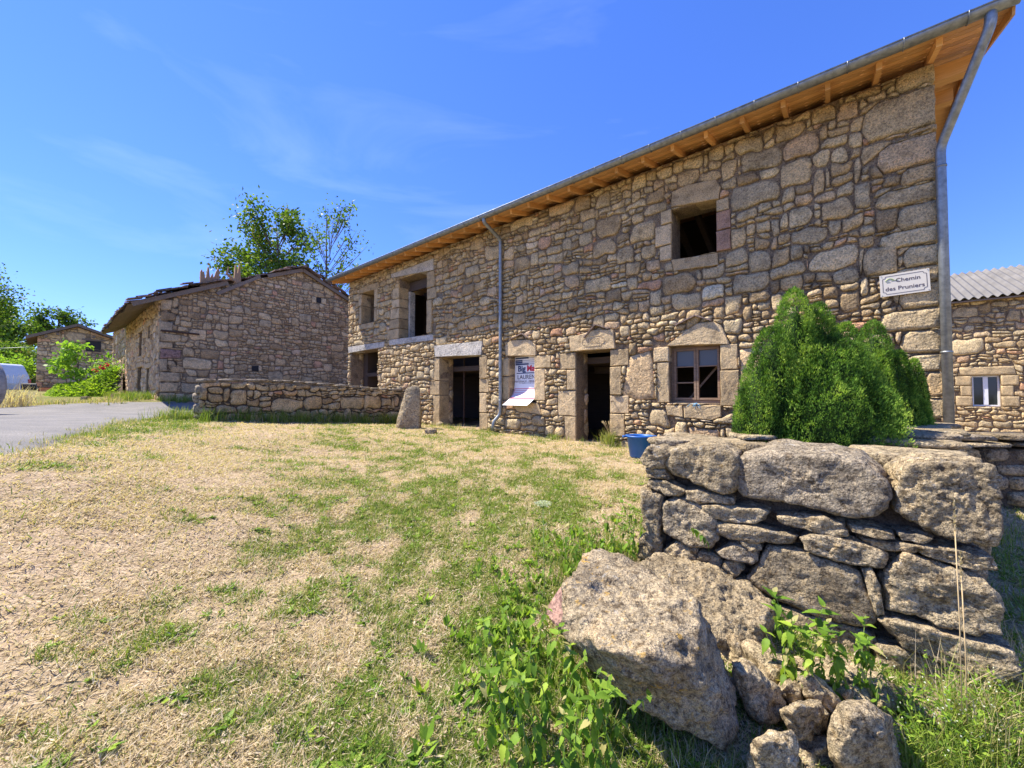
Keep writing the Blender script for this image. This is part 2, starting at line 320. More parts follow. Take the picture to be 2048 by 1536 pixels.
_TT = 0.6*1.004**np.arange(1800)
def hit(px, py):              # where the line of sight meets the terrain
    a,b,c = ray(px,py); g = gzs(a*_TT, b*_TT); k = np.argmax(c*_TT < g); t = _TT[k]
    return Vector((a*t, b*t, float(g[k])))
def axis(lo, hi, step, far):
    a = list(np.arange(lo, hi, step)); s = step; x = hi
    while x < far: a.append(x); s *= 1.22; x += s
    s = step; x = lo-step; pre = []
    while x > -far: pre.append(x); s *= 1.22; x -= s
    return np.array(pre[::-1]+a+[far+50])
gx = axis(-10, 8, 0.075, 900); gy = axis(0.3, 13, 0.075, 900)
GX,GY = np.meshgrid(gx, gy); nxg,nyg = len(gx),len(gy)
GZ = gzf(GX.ravel(), GY.ravel()); rr = np.hypot(GX.ravel(), GY.ravel()); GZ = np.where(rr > 110, np.clip(GZ, -3, 3), GZ)
idx = np.arange(nxg*nyg).reshape(nyg, nxg)
GF = np.stack([idx[:-1,:-1].ravel(), idx[:-1,1:].ravel(), idx[1:,1:].ravel(), idx[1:,:-1].ravel()], 1)
def dryness(x, y):            # 0 dry straw .. 1 green, the way the lawn has burnt
    d = n2(x,y,0.5,3,21)*0.5 + n2(x,y,1.7,3,22)*0.8 + n2(x,y,4.8,3,23)*1.15 + n2(x,y,12,2,24)*0.6 + 0.18
    tr = np.abs((x+3.1)*0.80+(y-2.9)*0.35); d = d - 1.15*np.exp(-(tr/0.85)**2)*(y > 0)
    d = d + 0.22*np.exp(-(((x+0.05)/0.8)**2+((y-1.9)/1.0)**2)) + 0.28*np.exp(-(((x+0.9)/0.9)**2+((y-1.3)/1.0)**2)) + 0.35*np.exp(-((x-0.25)/0.8)**2-((y-3.6)/0.8)**2)
    w = np.abs(UX*x+UY*y-10.6); d = d + 0.5*np.exp(-(w/0.7)**2)
    nn = NX*x+NY*y; d = d - 0.25*np.exp(-((nn-6.2)/1.2)**2)
    d = d + np.where(NX*x+NY*y < 2.2, 0.35, 0)*np.where(x < -6, 1, 0)
    return d
# ground
gm, nt, b = new_mat('dry_lawn_soil'); P = pos(nt); L = nt.links
r = ramp(nt, [(0.0,(0.50,0.38,0.25)),(0.40,(0.44,0.34,0.21)),(0.62,(0.25,0.23,0.08)),(1.0,(0.13,0.16,0.035))]); L.new(tone_out(nt), r.inputs[0])
n1 = nnoise(nt, 60, 4, 0.7, P); r1 = ramp(nt, [(0.35,(0.45,0.42,0.38)),(0.55,(1,1,1)),(0.7,(1.35,1.3,1.2))]); L.new(n1.outputs['Fac'], r1.inputs[0])
c = mixc(nt, 0.9, r.outputs[0], r1.outputs[0], 'MULTIPLY'); n3 = nnoise(nt, 7, 4, 0.6, P); r3 = ramp(nt, [(0.35,(0.75,0.72,0.66)),(0.65,(1.2,1.2,1.2))]); L.new(n3.outputs['Fac'], r3.inputs[0])
c = mixc(nt, 0.8, c, r3.outputs[0], 'MULTIPLY'); L.new(c, b.inputs['Base Color']); b.inputs['Roughness'].default_value = 0.95; b.inputs['Specular IOR Level'].default_value = 0.1
bump(nt, b, n1.outputs['Fac'], 0.9, 0.02)
dtone = np.clip(dryness(GX.ravel(), GY.ravel())*0.4+0.38, 0, 1); dtone = np.where(rr > 25, np.maximum(dtone, 0.6), dtone)
link('ground', mesh_np('ground', np.stack([GX.ravel(),GY.ravel(),GZ],1), GF, dtone), gm, kind='structure')
# road
am, nt, b = new_mat('old_asphalt'); P = pos(nt); L = nt.links
n1 = nnoise(nt, 90, 3, 0.7, P); r1 = ramp(nt, [(0.3,(0.09,0.084,0.075)),(0.5,(0.165,0.155,0.14)),(0.7,(0.31,0.29,0.26))]); L.new(n1.outputs['Fac'], r1.inputs[0])
n3 = nnoise(nt, 1.3, 5, 0.6, P); r3 = ramp(nt, [(0.35,(0.8,0.8,0.8)),(0.65,(1.2,1.17,1.12))]); L.new(n3.outputs['Fac'], r3.inputs[0])
c = mixc(nt, 0.9, r1.outputs[0], r3.outputs[0], 'MULTIPLY'); L.new(c, b.inputs['Base Color']); b.inputs['Roughness'].default_value = 0.9; bump(nt, b, n1.outputs['Fac'], 0.6, 0.008)
tt = np.linspace(0,1,90)[None,:,None]; RPt = _NE[:,None,:]*(1-tt)+_FE[:,None,:]*tt
rx, ry = RPt[...,0].ravel(), RPt[...,1].ravel(); rz = gzs(rx, ry)+0.012; e = np.zeros((260,90)); e[:,0] = -0.05; e[:,-1] = -0.05; rz = rz+e.ravel()
ii = np.arange(260*90).reshape(260,90)
link('road', mesh_np('road', np.stack([rx,ry,rz],1), np.stack([ii[:-1,:-1].ravel(), ii[1:,:-1].ravel(), ii[1:,1:].ravel(), ii[:-1,1:].ravel()],1)), am, kind='structure')

# ---------------------------------------------------------------- rubble masonry: cells of a power diagram
def clip(poly, nx, ny, c):
    out = []; k = len(poly)
    for i in range(k):
        a = poly[i]; b = poly[(i+1)%k]; da = a[0]*nx+a[1]*ny-c; db = b[0]*nx+b[1]*ny-c
        if da <= 0: out.append(a)
        if (da < 0 < db) or (db < 0 < da):
            t = da/(da-db); out.append((a[0]+(b[0]-a[0])*t, a[1]+(b[1]-a[1])*t))
    return out
def parea(p): return 0.5*sum(p[i][0]*p[(i+1)%len(p)][1]-p[(i+1)%len(p)][0]*p[i][1] for i in range(len(p)))
def pcent(p): return sum(q[0] for q in p)/len(p), sum(q[1] for q in p)/len(p)
def ccw(p): return p if parea(p) > 0 else p[::-1]
def inside(p, x, y, m=0.0):
    for i in range(len(p)):
        a = p[i]; b = p[(i+1)%len(p)]; ex,ey = b[0]-a[0], b[1]-a[1]; l = math.hypot(ex,ey)+1e-9
        if ((x-a[0])*ey-(y-a[1])*ex)/l > m: return False
    return True
def rubble(region, holes, size, asp=1.35, gap=0.012, rng=None, var=0.38, course=0.0, tries=26000, minarea=0.0012):
    """region, holes: convex polygons; size(a,b) -> typical stone height. Returns stone outlines."""
    rng = rng or random.Random(3); region = ccw(region); holes = [ccw(h) for h in holes]
    x0 = min(p[0] for p in region); x1 = max(p[0] for p in region); y0 = min(p[1] for p in region); y1 = max(p[1] for p in region)
    cand = []
    for _ in range(tries):
        x = rng.uniform(x0-.1,x1+.1); y = rng.uniform(y0-.1,y1+.1); s = size(x,y)
        r = s*0.5*math.exp(rng.gauss(0,var)); r = min(r, s*1.3); 
        if course: h = s*0.95; y = (math.floor(y/h)+0.5)*h+rng.uniform(-1,1)*h*(1-course)*0.5; r = min(r, s*0.6)
        if any(inside(hh,x,y,-r*0.3) for hh in holes): continue
        cand.append((r,x/asp,y))
    cand.sort(reverse=True, key=lambda q: q[0]*(0.6+0.8*rng.random()))
    G = {}; cs = 0.45; pts = []
    for r,x,y in cand:
        ci,cj = int(math.floor(x/cs)), int(math.floor(y/cs)); ok = True
        for i in (-1,0,1):
            for j in (-1,0,1):
                for q in G.get((ci+i,cj+j),()):
                    if (q[1]-x)**2+(q[2]-y)**2 < ((q[0]+r)*0.86)**2: ok = False; break
                if not ok: break
            if not ok: break
        if ok: G.setdefault((ci,cj),[]).append((r,x,y)); pts.append((r,x,y))
    out = []
    for r,x,y in pts:
        if not inside(region, x*asp, y, 0.02): continue
        R = 0.5; poly = [(x-R,y-R),(x+R,y-R),(x+R,y+R),(x-R,y+R)]
        ci,cj = int(math.floor(x/cs)), int(math.floor(y/cs)); nb = []
        for i in (-2,-1,0,1,2):
            for j in (-2,-1,0,1,2): nb += G.get((ci+i,cj+j),[])
        nb.sort(key=lambda q: (q[1]-x)**2+(q[2]-y)**2-q[0]**2)
        for q in nb[:26]:
            if q[1] == x and q[2] == y: continue
            dx,dy = q[1]-x, q[2]-y; d = math.hypot(dx,dy); k = (d*d+r*r-q[0]**2)/(2*d)
            poly = clip(poly, dx/d, dy/d, (dx*x+dy*y)/d+k-gap*0.5)
            if len(poly) < 3: break
        if len(poly) < 3: continue
        poly = [(p[0]*asp, p[1]) for p in poly]
        for i in range(len(region)):
            a = region[i]; b = region[(i+1)%len(region)]; ex,ey = b[0]-a[0], b[1]-a[1]; l = math.hypot(ex,ey)
            poly = clip(poly, ey/l, -ex/l, (a[0]*ey-a[1]*ex)/l)
            if len(poly) < 3: break
        for h in holes:
            if len(poly) < 3: break
            hx0 = min(p[0] for p in h); hx1 = max(p[0] for p in h); hy0 = min(p[1] for p in h); hy1 = max(p[1] for p in h)
            if max(p[0] for p in poly) < hx0 or min(p[0] for p in poly) > hx1 or max(p[1] for p in poly) < hy0 or min(p[1] for p in poly) > hy1: continue
            inter = poly
            for i in range(len(h)):
                a = h[i]; b = h[(i+1)%len(h)]; ex,ey = b[0]-a[0], b[1]-a[1]; l = math.hypot(ex,ey)
                inter = clip(inter, ey/l, -ex/l, (a[0]*ey-a[1]*ex)/l)
                if len(inter) < 3: break
            if len(inter) < 3 or parea(inter) < 1e-5: continue
            best = []
            for i in range(len(h)):
                a = h[i]; b = h[(i+1)%len(h)]; ex,ey = b[0]-a[0], b[1]-a[1]; l = math.hypot(ex,ey)
                c2 = clip(poly, -ey/l, ex/l, -(a[0]*ey-a[1]*ex)/l-gap*0.6)
                if len(c2) >= 3 and (not best or parea(c2) > parea(best)): best = c2
            poly = best
        if len(poly) >= 3 and parea(poly) > minarea: out.append(poly)
    return out
def coursed(region, holes, h, seed, big=lambda a,b: 0.12, wf=(0.9,2.3), gap=0.010, wav=0.45, minarea=0.0010, hvar=0.28):
    """roughly coursed rubble: wavy beds, random joints, some stones two or three beds high, some beds split in thin pieces"""
    rng = random.Random(seed); region = ccw(region); holes = [ccw(q) for q in holes]
    x0 = min(p[0] for p in region)-.2; x1 = max(p[0] for p in region)+.2; y0 = min(p[1] for p in region)-.1; y1 = max(p[1] for p in region)+h
    zs = [y0]
    while zs[-1] < y1+h: zs.append(zs[-1]+h*rng.uniform(1-hvar,1+hvar*1.3))
    nx = int((x1-x0)/0.03)+2; xs_ = np.linspace(x0,x1,nx); B = [zs[k]+h*wav*(fnoise(np.stack([xs_,np.full(nx,k*7.3),np.zeros(nx)],1),1.1,2,seed)+0.95*fnoise(np.stack([xs_,np.full(nx,k*3.1+50),np.zeros(nx)],1),5.0,2,seed+3)) for k in range(len(zs))]
    for k in range(1,len(B)): B[k] = np.maximum(B[k], B[k-1]+h*0.34)
    bz_ = lambda k,x: float(np.interp(x, xs_, B[min(k,len(B)-1)]))
    occ = [[] for _ in range(len(zs)+4)]; out = []
    for k in range(len(zs)-1):
        x = x0+rng.uniform(0,h); psl = 0.0
        while x < x1:
            blk = [o for o in occ[k] if o[0]-1e-6 <= x < o[1]]
            if blk: x = blk[0][1]; continue
            nxt = min([o[0] for o in occ[k] if o[0] > x]+[x1+1]); hh = bz_(k+1,x+h*.5)-bz_(k,x+h*.5)
            pb = big(x, bz_(k,x)); span = 1
            if rng.random() < pb: span = 3 if rng.random() < 0.22 else 2
            hs_ = bz_(k+span,x+h*.6)-bz_(k,x+h*.6); w = hs_*rng.uniform(*wf) if span == 1 else hs_*rng.uniform(0.7,1.9)
            if nxt-(x+w) < h*0.5: w = nxt-x
            w = min(w, nxt-x)
            if span > 1 and any(o[0] < x+w and o[1] > x for q in range(1,span) for o in occ[k+q]): span = 1
            if w < h*0.18: x += w+1e-4; continue
            xe = x+w
            for q in range(1,span): occ[k+q].append((x,xe))
            sl = psl if span == 1 else 0.0; sl2 = rng.uniform(-.34,.34)*min(hs_,h*1.2) if (span == 1 and xe < nxt-1e-4) else 0.0; psl = sl2; cells = [(0.0,1.0)]
            if span == 1 and rng.random() < 0.16: c_ = rng.uniform(.35,.65); cells = [(0.0,c_),(c_,1.0)]
            for lo,hi in cells:
                n_ = max(2,min(6,int(w/(h*0.55))+2)); lower = []; upper = []
                for i in range(n_):
                    t = i/(n_-1); xb = x+w*t; zb = bz_(k,xb); zt = bz_(k+span,xb); g2 = gap*.5
                    xl = xb+(g2 if i == 0 else (-g2 if i == n_-1 else 0)); ya = zb+(zt-zb)*lo+g2; yb2 = zb+(zt-zb)*hi-g2; rn = rng.uniform(0,.07)*(yb2-ya)
                    lower.append((xl+(sl+(sl2-sl)*t)*lo, ya+rn)); upper.append((xl+(sl+(sl2-sl)*t)*(hi if hi == 1.0 else hi), yb2-rng.uniform(0,.09)*(yb2-ya)))
                for _k in range(2 if rng.random() < 0.6 else 1):   # knock a corner off, as rubble is
                    c_ = rng.choice((0,1,2,3)); cut = rng.uniform(.10,.42)*hs_*(hi-lo)*(1 if len(cells) == 1 else .6)
                    if c_ == 0: lower[0] = (lower[0][0], lower[0][1]+cut)
                    elif c_ == 1: lower[-1] = (lower[-1][0], lower[-1][1]+cut)
                    elif c_ == 2: upper[0] = (upper[0][0], upper[0][1]-cut)
                    else: upper[-1] = (upper[-1][0], upper[-1][1]-cut)
                poly = lower+upper[::-1]
                for i in range(len(region)):
                    a = region[i]; b = region[(i+1)%len(region)]; ex,ey = b[0]-a[0], b[1]-a[1]; l = math.hypot(ex,ey)
                    poly = clip(poly, ey/l, -ex/l, (a[0]*ey-a[1]*ex)/l)
                    if len(poly) < 3: break
                for q in holes:
                    if len(poly) < 3: break
                    if max(p[0] for p in poly) < min(p[0] for p in q) or min(p[0] for p in poly) > max(p[0] for p in q) or max(p[1] for p in poly) < min(p[1] for p in q) or min(p[1] for p in poly) > max(p[1] for p in q): continue
                    inter = poly
                    for i in range(len(q)):
                        a = q[i]; b = q[(i+1)%len(q)]; ex,ey = b[0]-a[0], b[1]-a[1]; l = math.hypot(ex,ey)
                        inter = clip(inter, ey/l, -ex/l, (a[0]*ey-a[1]*ex)/l)
                        if len(inter) < 3: break
                    if len(inter) < 3 or parea(inter) < 1e-5: continue
                    best = []
                    for i in range(len(q)):
                        a = q[i]; b = q[(i+1)%len(q)]; ex,ey = b[0]-a[0], b[1]-a[1]; l = math.hypot(ex,ey)
                        c2 = clip(poly, -ey/l, ex/l, -(a[0]*ey-a[1]*ex)/l-gap*0.6)
                        if len(c2) >= 3 and (not best or parea(c2) > parea(best)): best = c2
                    poly = best
                if len(poly) >= 3 and parea(poly) > minarea: out.append(poly)
            x = xe
    return out
def soften(poly, rng, cut=0.26):
    q = []; k = len(poly); per = sum(math.hypot(poly[i][0]-poly[i-1][0], poly[i][1]-poly[i-1][1]) for i in range(k))
    for i in range(k):
        a = poly[i]; b = poly[(i+1)%k]; c = cut*rng.uniform(0.6,1.25); L_ = math.hypot(b[0]-a[0], b[1]-a[1])
        if L_ < per*0.03: q.append(((a[0]+b[0])/2,(a[1]+b[1])/2)); continue
        c = min(c, 0.48)
        if L_ > per*0.16 and rng.random() < 0.7: mid_ = rng.uniform(.4,.6); k_ = rng.uniform(-.035,.012)*per*0.5; nx_,ny_ = (b[1]-a[1])/L_,-(b[0]-a[0])/L_; extra = (a[0]+(b[0]-a[0])*mid_+nx_*k_, a[1]+(b[1]-a[1])*mid_+ny_*k_)
        else: extra = None
        q.append((a[0]+(b[0]-a[0])*c, a[1]+(b[1]-a[1])*c))
        if extra: q.append(extra)
        q.append((b[0]+(a[0]-b[0])*c, b[1]+(a[1]-b[1])*c))
    return q
def stone_geo(poly, rng, out=0.03, back=0.07, lite=False, cut=0.26, flat=0.35):
    """pillow shaped stone on outline poly in (a,b); third axis outward"""
    p = soften(ccw(poly), rng, cut); cx,cy = pcent(p); n = len(p); V = []; F = []; tx = rng.uniform(-.35,.35); ty = rng.uniform(-.35,.35)
    sz = math.sqrt(max(1e-5,parea(p))); o = out*rng.uniform(0.55,1.35)
    prof = [(1.0,-back),(1.0,0.12*o),(0.80,0.85*o)] if lite else [(0.98,-back),(1.0,0.05*o),(0.92,0.62*o),(0.66,0.98*o)]
    for s,h in prof:
        for x,y in p:
            dx,dy = (x-cx)*s,(y-cy)*s; hh = h
            if h > 0: hh = h + (dx*tx+dy*ty)*0.35*(o/0.03)*0.5 + rng.uniform(-1,1)*o*0.16; dx += rng.uniform(-1,1)*sz*0.018; dy += rng.uniform(-1,1)*sz*0.018
            V.append((cx+dx, cy+dy, hh))
    V.append((cx,cy,o*(1.02+rng.uniform(-.1,.12))))
    R = len(prof)
    for k in range(R-1):
        for i in range(n): F.append([k*n+i, k*n+(i+1)%n, (k+1)*n+(i+1)%n, (k+1)*n+i])
    for i in range(n): F.append([(R-1)*n+i, (R-1)*n+(i+1)%n, R*n])
    return V, F
def to_frame(V, org, da, db, do): return [org+da*v[0]+db*v[1]+do*v[2] for v in V]
def lay_stones(polys, parent, mat, org, da, db, do, rng, out=0.03, back=0.07, name='stone', limit=300, tonef=None, cut=0.26, key=None, restname='small_stones', flip=False):
    """largest stones as parts, the rest joined as one stuff part. da, db, do are the panel's axes in the parent's frame"""
    key = key or (lambda q: -abs(parea(q))); polys = sorted(polys, key=key); V0=[]; F0=[]; T0=[]
    for k,q in enumerate(polys):
        o = out(*pcent(q)) if callable(out) else out
        V,F = stone_geo(q, rng, o, back, lite=k >= limit, cut=cut); V = to_frame(V, org, da, db, do)
        if flip: F = [f[::-1] for f in F]
        t = tonef(*pcent(q)) if tonef else rng.random()
        if k < limit: link(name, mesh_py(name, V, F, t), mat, parent)
        else: b_ = len(V0); V0 += V; F0 += [[i+b_ for i in f] for f in F]; T0 += [t]*len(V)
    if V0: link(restname, mesh_py(restname, V0, F0, T0), mat, parent, kind='stuff')
def prism(poly, org, da, db, do, o0, o1, bev=0.012, rng=None, rough=0.004, flip=False):
    """cut stone: outline extruded from o0 to o1 with an eased front arris"""
    rng = rng or random; p = ccw(poly)
    q = []
    for i in range(len(p)):                     # split long edges so arrises can be a little uneven
        a = p[i]; b = p[(i+1)%len(p)]; L_ = math.hypot(b[0]-a[0],b[1]-a[1]); k = max(1,int(L_/0.09))
        for j in range(k): q.append((a[0]+(b[0]-a[0])*j/k, a[1]+(b[1]-a[1])*j/k))
    p = q; cx,cy = pcent(p); n = len(p); V = []; F = []
    def inset(d):
        r = []
        for x,y in p:
            l = math.hypot(x-cx,y-cy)+1e-6; r.append((x-(x-cx)/l*d+rng.uniform(-1,1)*rough, y-(y-cy)/l*d+rng.uniform(-1,1)*rough))
        return r
    for d,h in ((0.002,o0),(0.0,o1-bev),(bev,o1)):
        for x,y in inset(d): V.append((x,y,h+(rng.uniform(-1,1)*rough if h != o0 else 0)))
    for s in (0.66,0.33):
        for x,y in p: V.append((cx+(x-cx)*s, cy+(y-cy)*s, o1+rng.uniform(-1,1)*rough*0.8))
    V.append((cx,cy,o1+0.002))
    for k in range(4):
        for i in range(n): F.append([k*n+i,k*n+(i+1)%n,(k+1)*n+(i+1)%n,(k+1)*n+i])
    for i in range(n): F.append([4*n+i,4*n+(i+1)%n,5*n])
    if flip: F = [f[::-1] for f in F]
    return to_frame(V, org, da, db, do), F
X3,Y3,Z3 = Vector((1,0,0)),Vector((0,1,0)),Vector((0,0,1))
# ================================================================ the long stone house
N0 = 7.44; U0 = -1.10; U1 = 14.46; ZB = -1.35; ZT = 4.42
house = thing('stone_house', 'long two-storey house of granite rubble with open doorways and new pine eaves', 'house', UNZ(U0,N0,ZB), UANG)
# frame of the facade: local x = along (U-U0), y = outward (N0-N), z = z-ZB
HO = Vector((-U0, N0, -ZB))   # add to (U, -N, z)
def fp(px,py): return atN(px,py,N0)
def hl(U, o, z): return Vector((U-U0, o, z-ZB))
FA = (Vector((-U0,0,-ZB)), X3, Z3, Y3)      # panel axes; note x cross z = -y, hence flip
def fpoly(pts): return ccw([fp(*p) for p in pts])
def rectpx(xi, y0, y1, xo):
    ui,za = fp(xi,y0); _,zb = fp(xi,y1); uo,_ = fp(xo,y0); g = 0.006
    return ccw([(min(ui,uo),zb+g),(max(ui,uo),zb+g),(max(ui,uo),za-g),(min(ui,uo),za-g)])
rngH = random.Random(5)
openings = {}
def opening(key, xl, xr, yt, yb, yb_is_z=None):
    ul,zt1 = fp(xl,yt[0]); ur,zt2 = fp(xr,yt[1]); zt = (zt1+zt2)/2
    if yb_is_z is not None: zb = yb_is_z
    else: zb = (fp(xl,yb[0])[1]+fp(xr,yb[1])[1])/2
    openings[key] = (ur, ul, zb, zt)        # U from right to left, grows leftwards
opening('upwin', 1343, 1433, (417,400), (519,506))
opening('lowwin', 1338, 1441, (692,688), (806,806))
opening('door2', 1152, 1221, (703,699), (0,0), -1.06)
opening('poster', 1019, 1070, (712,711), (803,806))
opening('door1', 880, 960, (713,711), (0,0), -0.98)
opening('tall', 799, 855, (556,543), (677,669))
opening('smallwin', 724.5, 749.5, (586,578), (648,643))
opening('lowleft', 702, 757, (706,696), (0,0), -0.95)
holes = []; cut_stones = []
def cstone(name, poly, o1=0.03, depth=0.34, tone=None, mat='dressed', label=None, bev=0.014, rough=0.004, hole=True):
    cut_stones.append((name, poly, o1, depth, rngH.uniform(0,0.84) if tone is None else tone, mat, label, bev, rough))
    if hole: holes.append(poly)
def jambs(xi, rows, o1=0.028, tones=None, **k):
    for q,(xo,y0,y1) in enumerate(rows): cstone('jamb_stone', rectpx(xi,y0,y1,xo), o1+rngH.uniform(-.006,.01), tone=(tones[q] if tones else None), **k)
# upper right window
cstone('lintel', fpoly([(1343,416),(1345,386),(1378,371),(1432,361),(1442,375),(1438,399)]), 0.05, tone=0.15)
jambs(1343, [(1322,418,446),(1311,447,488),(1320,489,519)])
jambs(1433, [(1457,401,425),(1461,426,463),(1461,464,505)], tones=[0.3,0.95,0.97])
cstone('sill', fpoly([(1344,521),(1435,507),(1437,531),(1349,543)]), 0.05, tone=0.1)
# lower right window
cstone('lintel', fpoly([(1334,692),(1372,662),(1395,648),(1428,643),(1443,651),(1458,683),(1458,688)]), 0.045, tone=0.6)
jambs(1338, [(1308,693,723),(1315,724,806)]); jambs(1441, [(1475,689,740),(1478,741,812)])
cstone('sill', fpoly([(1332,811),(1366,811),(1368,834),(1337,830)]), 0.05, tone=0.5); cstone('sill', fpoly([(1368,811),(1443,811),(1443,833),(1425,840),(1370,835)]), 0.05, tone=0.4)
# second doorway
cstone('carved_lintel', fpoly([(1143,703),(1141,676),(1172,667),(1186,661),(1228,659),(1232,697)]), 0.06, tone=0.65, label='door lintel carved with the year 1852')
jambs(1152, [(1121,705,738),(1135,739,780),(1117,781,832),(1130,833,884)]); jambs(1221, [(1258,700,733),(1243,734,790),(1258,791,826),(1250,827,872)])
# poster window
cstone('lintel', fpoly([(1013,712),(1012,690),(1024,681),(1060,680),(1073,690),(1074,711)]), 0.045, tone=0.75)
jambs(1019, [(1003,716,752),(1006,753,800)]); jambs(1070, [(1103,712,737),(1091,738,801)]); cstone('sill', fpoly([(1020,804),(1078,807),(1084,829),(1036,823)]), 0.02, tone=0.6)
# first doorway
cstone('concrete_lintel', fpoly([(872,714),(870,692),(967,682),(964,710)]), 0.05, tone=0.8, mat='concrete', rough=0.003)
jambs(880, [(870,715,761),(861,762,790),(867,791,853)]); jambs(960, [(975,713,757),(979,758,785),(974,786,825),(977,826,858)])
# tall window
cstone('concrete_lintel', fpoly([(784,556),(783,549),(868,517),(868,540)]), 0.03, tone=0.5, mat='concrete', rough=0.002)
jambs(799, [(787,574,596),(785,597,614),(782,615,636),(780,637,656),(776,657,677)]); jambs(855, [(870,545,577),(873,578,600),(865,601,667)])
cstone('sill_beam', fpoly([(780,691),(780,680),(866,669),(868,680)]), 0.035, tone=0.7, mat='concrete', rough=0.002)
# small left window
cstone('lintel', fpoly([(719,588),(719,579),(735,571),(758,565),(757,577)]), 0.03, tone=0.2)
jambs(724.5, [(719,589,611),(720,612,648)]); jambs(749.5, [(756,579,615),(755,616,643)]); cstone('sill', fpoly([(723,659),(723,649),(749,644),(748,655)]), 0.035, tone=0.2)
cstone('concrete_lintel', fpoly([(698,706),(697,694),(770,683),(769,694)]), 0.03, tone=0.6, mat='concrete', rough=0.002)
# big corner stones
for xl,y0,y1,sk in [(1790,128,165,0),(1722,170,248,18),(1815,250,262,0),(1753,264,322,0),(1800,324,360,0),(1750,362,398,-8),(1794,400,447,0),(1758,449,484,-6),(1806,486,527,0),(1784,529,560,0),(1798,562,613,0),
                    (1758,615,657,0),(1800,659,705,0),(1812,707,742,0),(1852,744,794,0),(1852,796,838,0),(1725,488,546,0)]:
    xr = 1860+(y1-120)*0.033 if xl != 1725 else 1793
    ur,zt = fp(xr, y0); _,zb = fp(xr,y1); ul,_ = fp(xl,(y0+y1)/2)
    ur = max(U0-0.02, ur) if xl != 1725 else ur
    if xl != 1725: ur = U0-0.03
    h_ = zt-zb; cu = (ul-ur)
    cstone('corner_stone', ccw([(ur,zb+.008),(ul-cu*0.1,zb+.008),(ul,zb+h_*0.35),(ul-cu*0.05,zt-h_*0.2),(ul-cu*0.22,zt-.008),(ur,zt-.008)]), 0.045, 0.3, tone=rngH.choice([0.2,0.45,0.5,0.9,0.75]), mat='Qrub', rough=0.008, bev=0.03)
# plaster patches between the openings
cstone('plaster_patch', fpoly([(1254,733),(1262,712),(1300,702),(1306,724),(1311,797),(1275,800),(1246,790)]), 0.012, 0.05, mat='plaster', bev=0.01, rough=0.006)
cstone('plaster_patch', fpoly([(1480,700),(1530,690),(1520,800),(1484,806)]), 0.012, 0.05, mat='plaster', bev=0.01, rough=0.006)
for name,poly,o1,depth,tone,mat,lab,bev,rough in cut_stones:
    V,F = prism(poly, *FA, -depth, o1, bev, rngH, rough, flip=True)
    link(name, mesh_py(name, V, F, tone), M['rubble'] if mat == 'Qrub' else M[mat], house, label=lab, smooth=(mat in ('Qrub','plaster')))
# core walls with the openings left free
def grid_wall(mb, u0,u1,z0,z1, ops, o0, o1):
    us = sorted({u0,u1}|{min(max(v,u0),u1) for op in ops for v in op[:2]}); zs = sorted({z0,z1}|{min(max(v,z0),z1) for op in ops for v in op[2:]})
    for a,b_ in zip(us[:-1],us[1:]):
        run = None
        for c,d in zip(zs[:-1],zs[1:]):
            m_ = ((a+b_)/2,(c+d)/2); op = any(o[0] < m_[0] < o[1] and o[2] < m_[1] < o[3] for o in ops)
            if op:
                if run: mb.box(a-U0,b_-U0,o0,o1,run[0]-ZB,run[1]-ZB); run = None
            else: run = (run[0],d) if run else (c,d)
        if run: mb.box(a-U0,b_-U0,o0,o1,run[0]-ZB,run[1]-ZB)
ops = []
for k,(a,b_,c,d) in openings.items(): ops.append((a,b_,-1.4 if k in ('door1','door2','lowleft') else c,d))
w = MB(); grid_wall(w, U0,U1,ZB-0.3,ZT, ops, -0.52,-0.018); w.build('wall', M['mortar'], house)
w = MB(); w.box(0,0.5,-3.3,-0.521,-0.3,ZT-ZB); w.box(U1-U0-0.5,U1-U0,-3.3,-0.521,-0.3,ZT-ZB); w.box(0,U1-U0,-3.8,-3.301,-0.3,ZT-ZB+0.5); w.box(0.501,U1-U0-.501,-3.295,-3.2,-0.3,ZT-ZB+.3); w.build('rear_wall', M['inner'], house)  # walls inside coloured near black so the openings read as deep shade
# gable triangle stone on the right end, floors inside
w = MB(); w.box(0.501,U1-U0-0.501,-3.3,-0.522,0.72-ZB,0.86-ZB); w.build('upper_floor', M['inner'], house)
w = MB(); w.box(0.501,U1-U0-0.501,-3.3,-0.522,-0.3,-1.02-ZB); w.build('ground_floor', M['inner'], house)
def hsize(u, z):
    s = 0.135 if u > 4 else 0.135+0.06*max(0,(4-u)/5.1)
    return s*(1.0 if z > 0.9 else 0.92)
hp = coursed([(U0+0.0,ZB+0.05),(U1,ZB+0.05),(U1,ZT-0.02),(U0+0.0,ZT-0.02)], holes+[ccw([(a,c),(b_,c),(b_,d),(a,d)]) for a,b_,c,d in ops], 0.106, 21, lambda u,z: 0.09+0.33*max(0,(4.5-u)/5.6)*(1 if z > 0.5 else .6), (0.8,2.3), 0.013, 0.58, hvar=0.42)
def hout(u, z):
    lo = 1/(1+math.exp((z-1.15)*6)); return 0.036+0.018*lo
def htone(u, z):  # lower stones skip the dark tones, putting sunlight there into their colour
    r = rngH.random(); return r if z > 0.9 else min(1, 0.25+0.75*r if r < 0.8 else r)
lay_stones(hp, house, M['rubble'], *FA, rngH, hout, 0.06, 'stone', 283, htone, 0.29, flip=True)
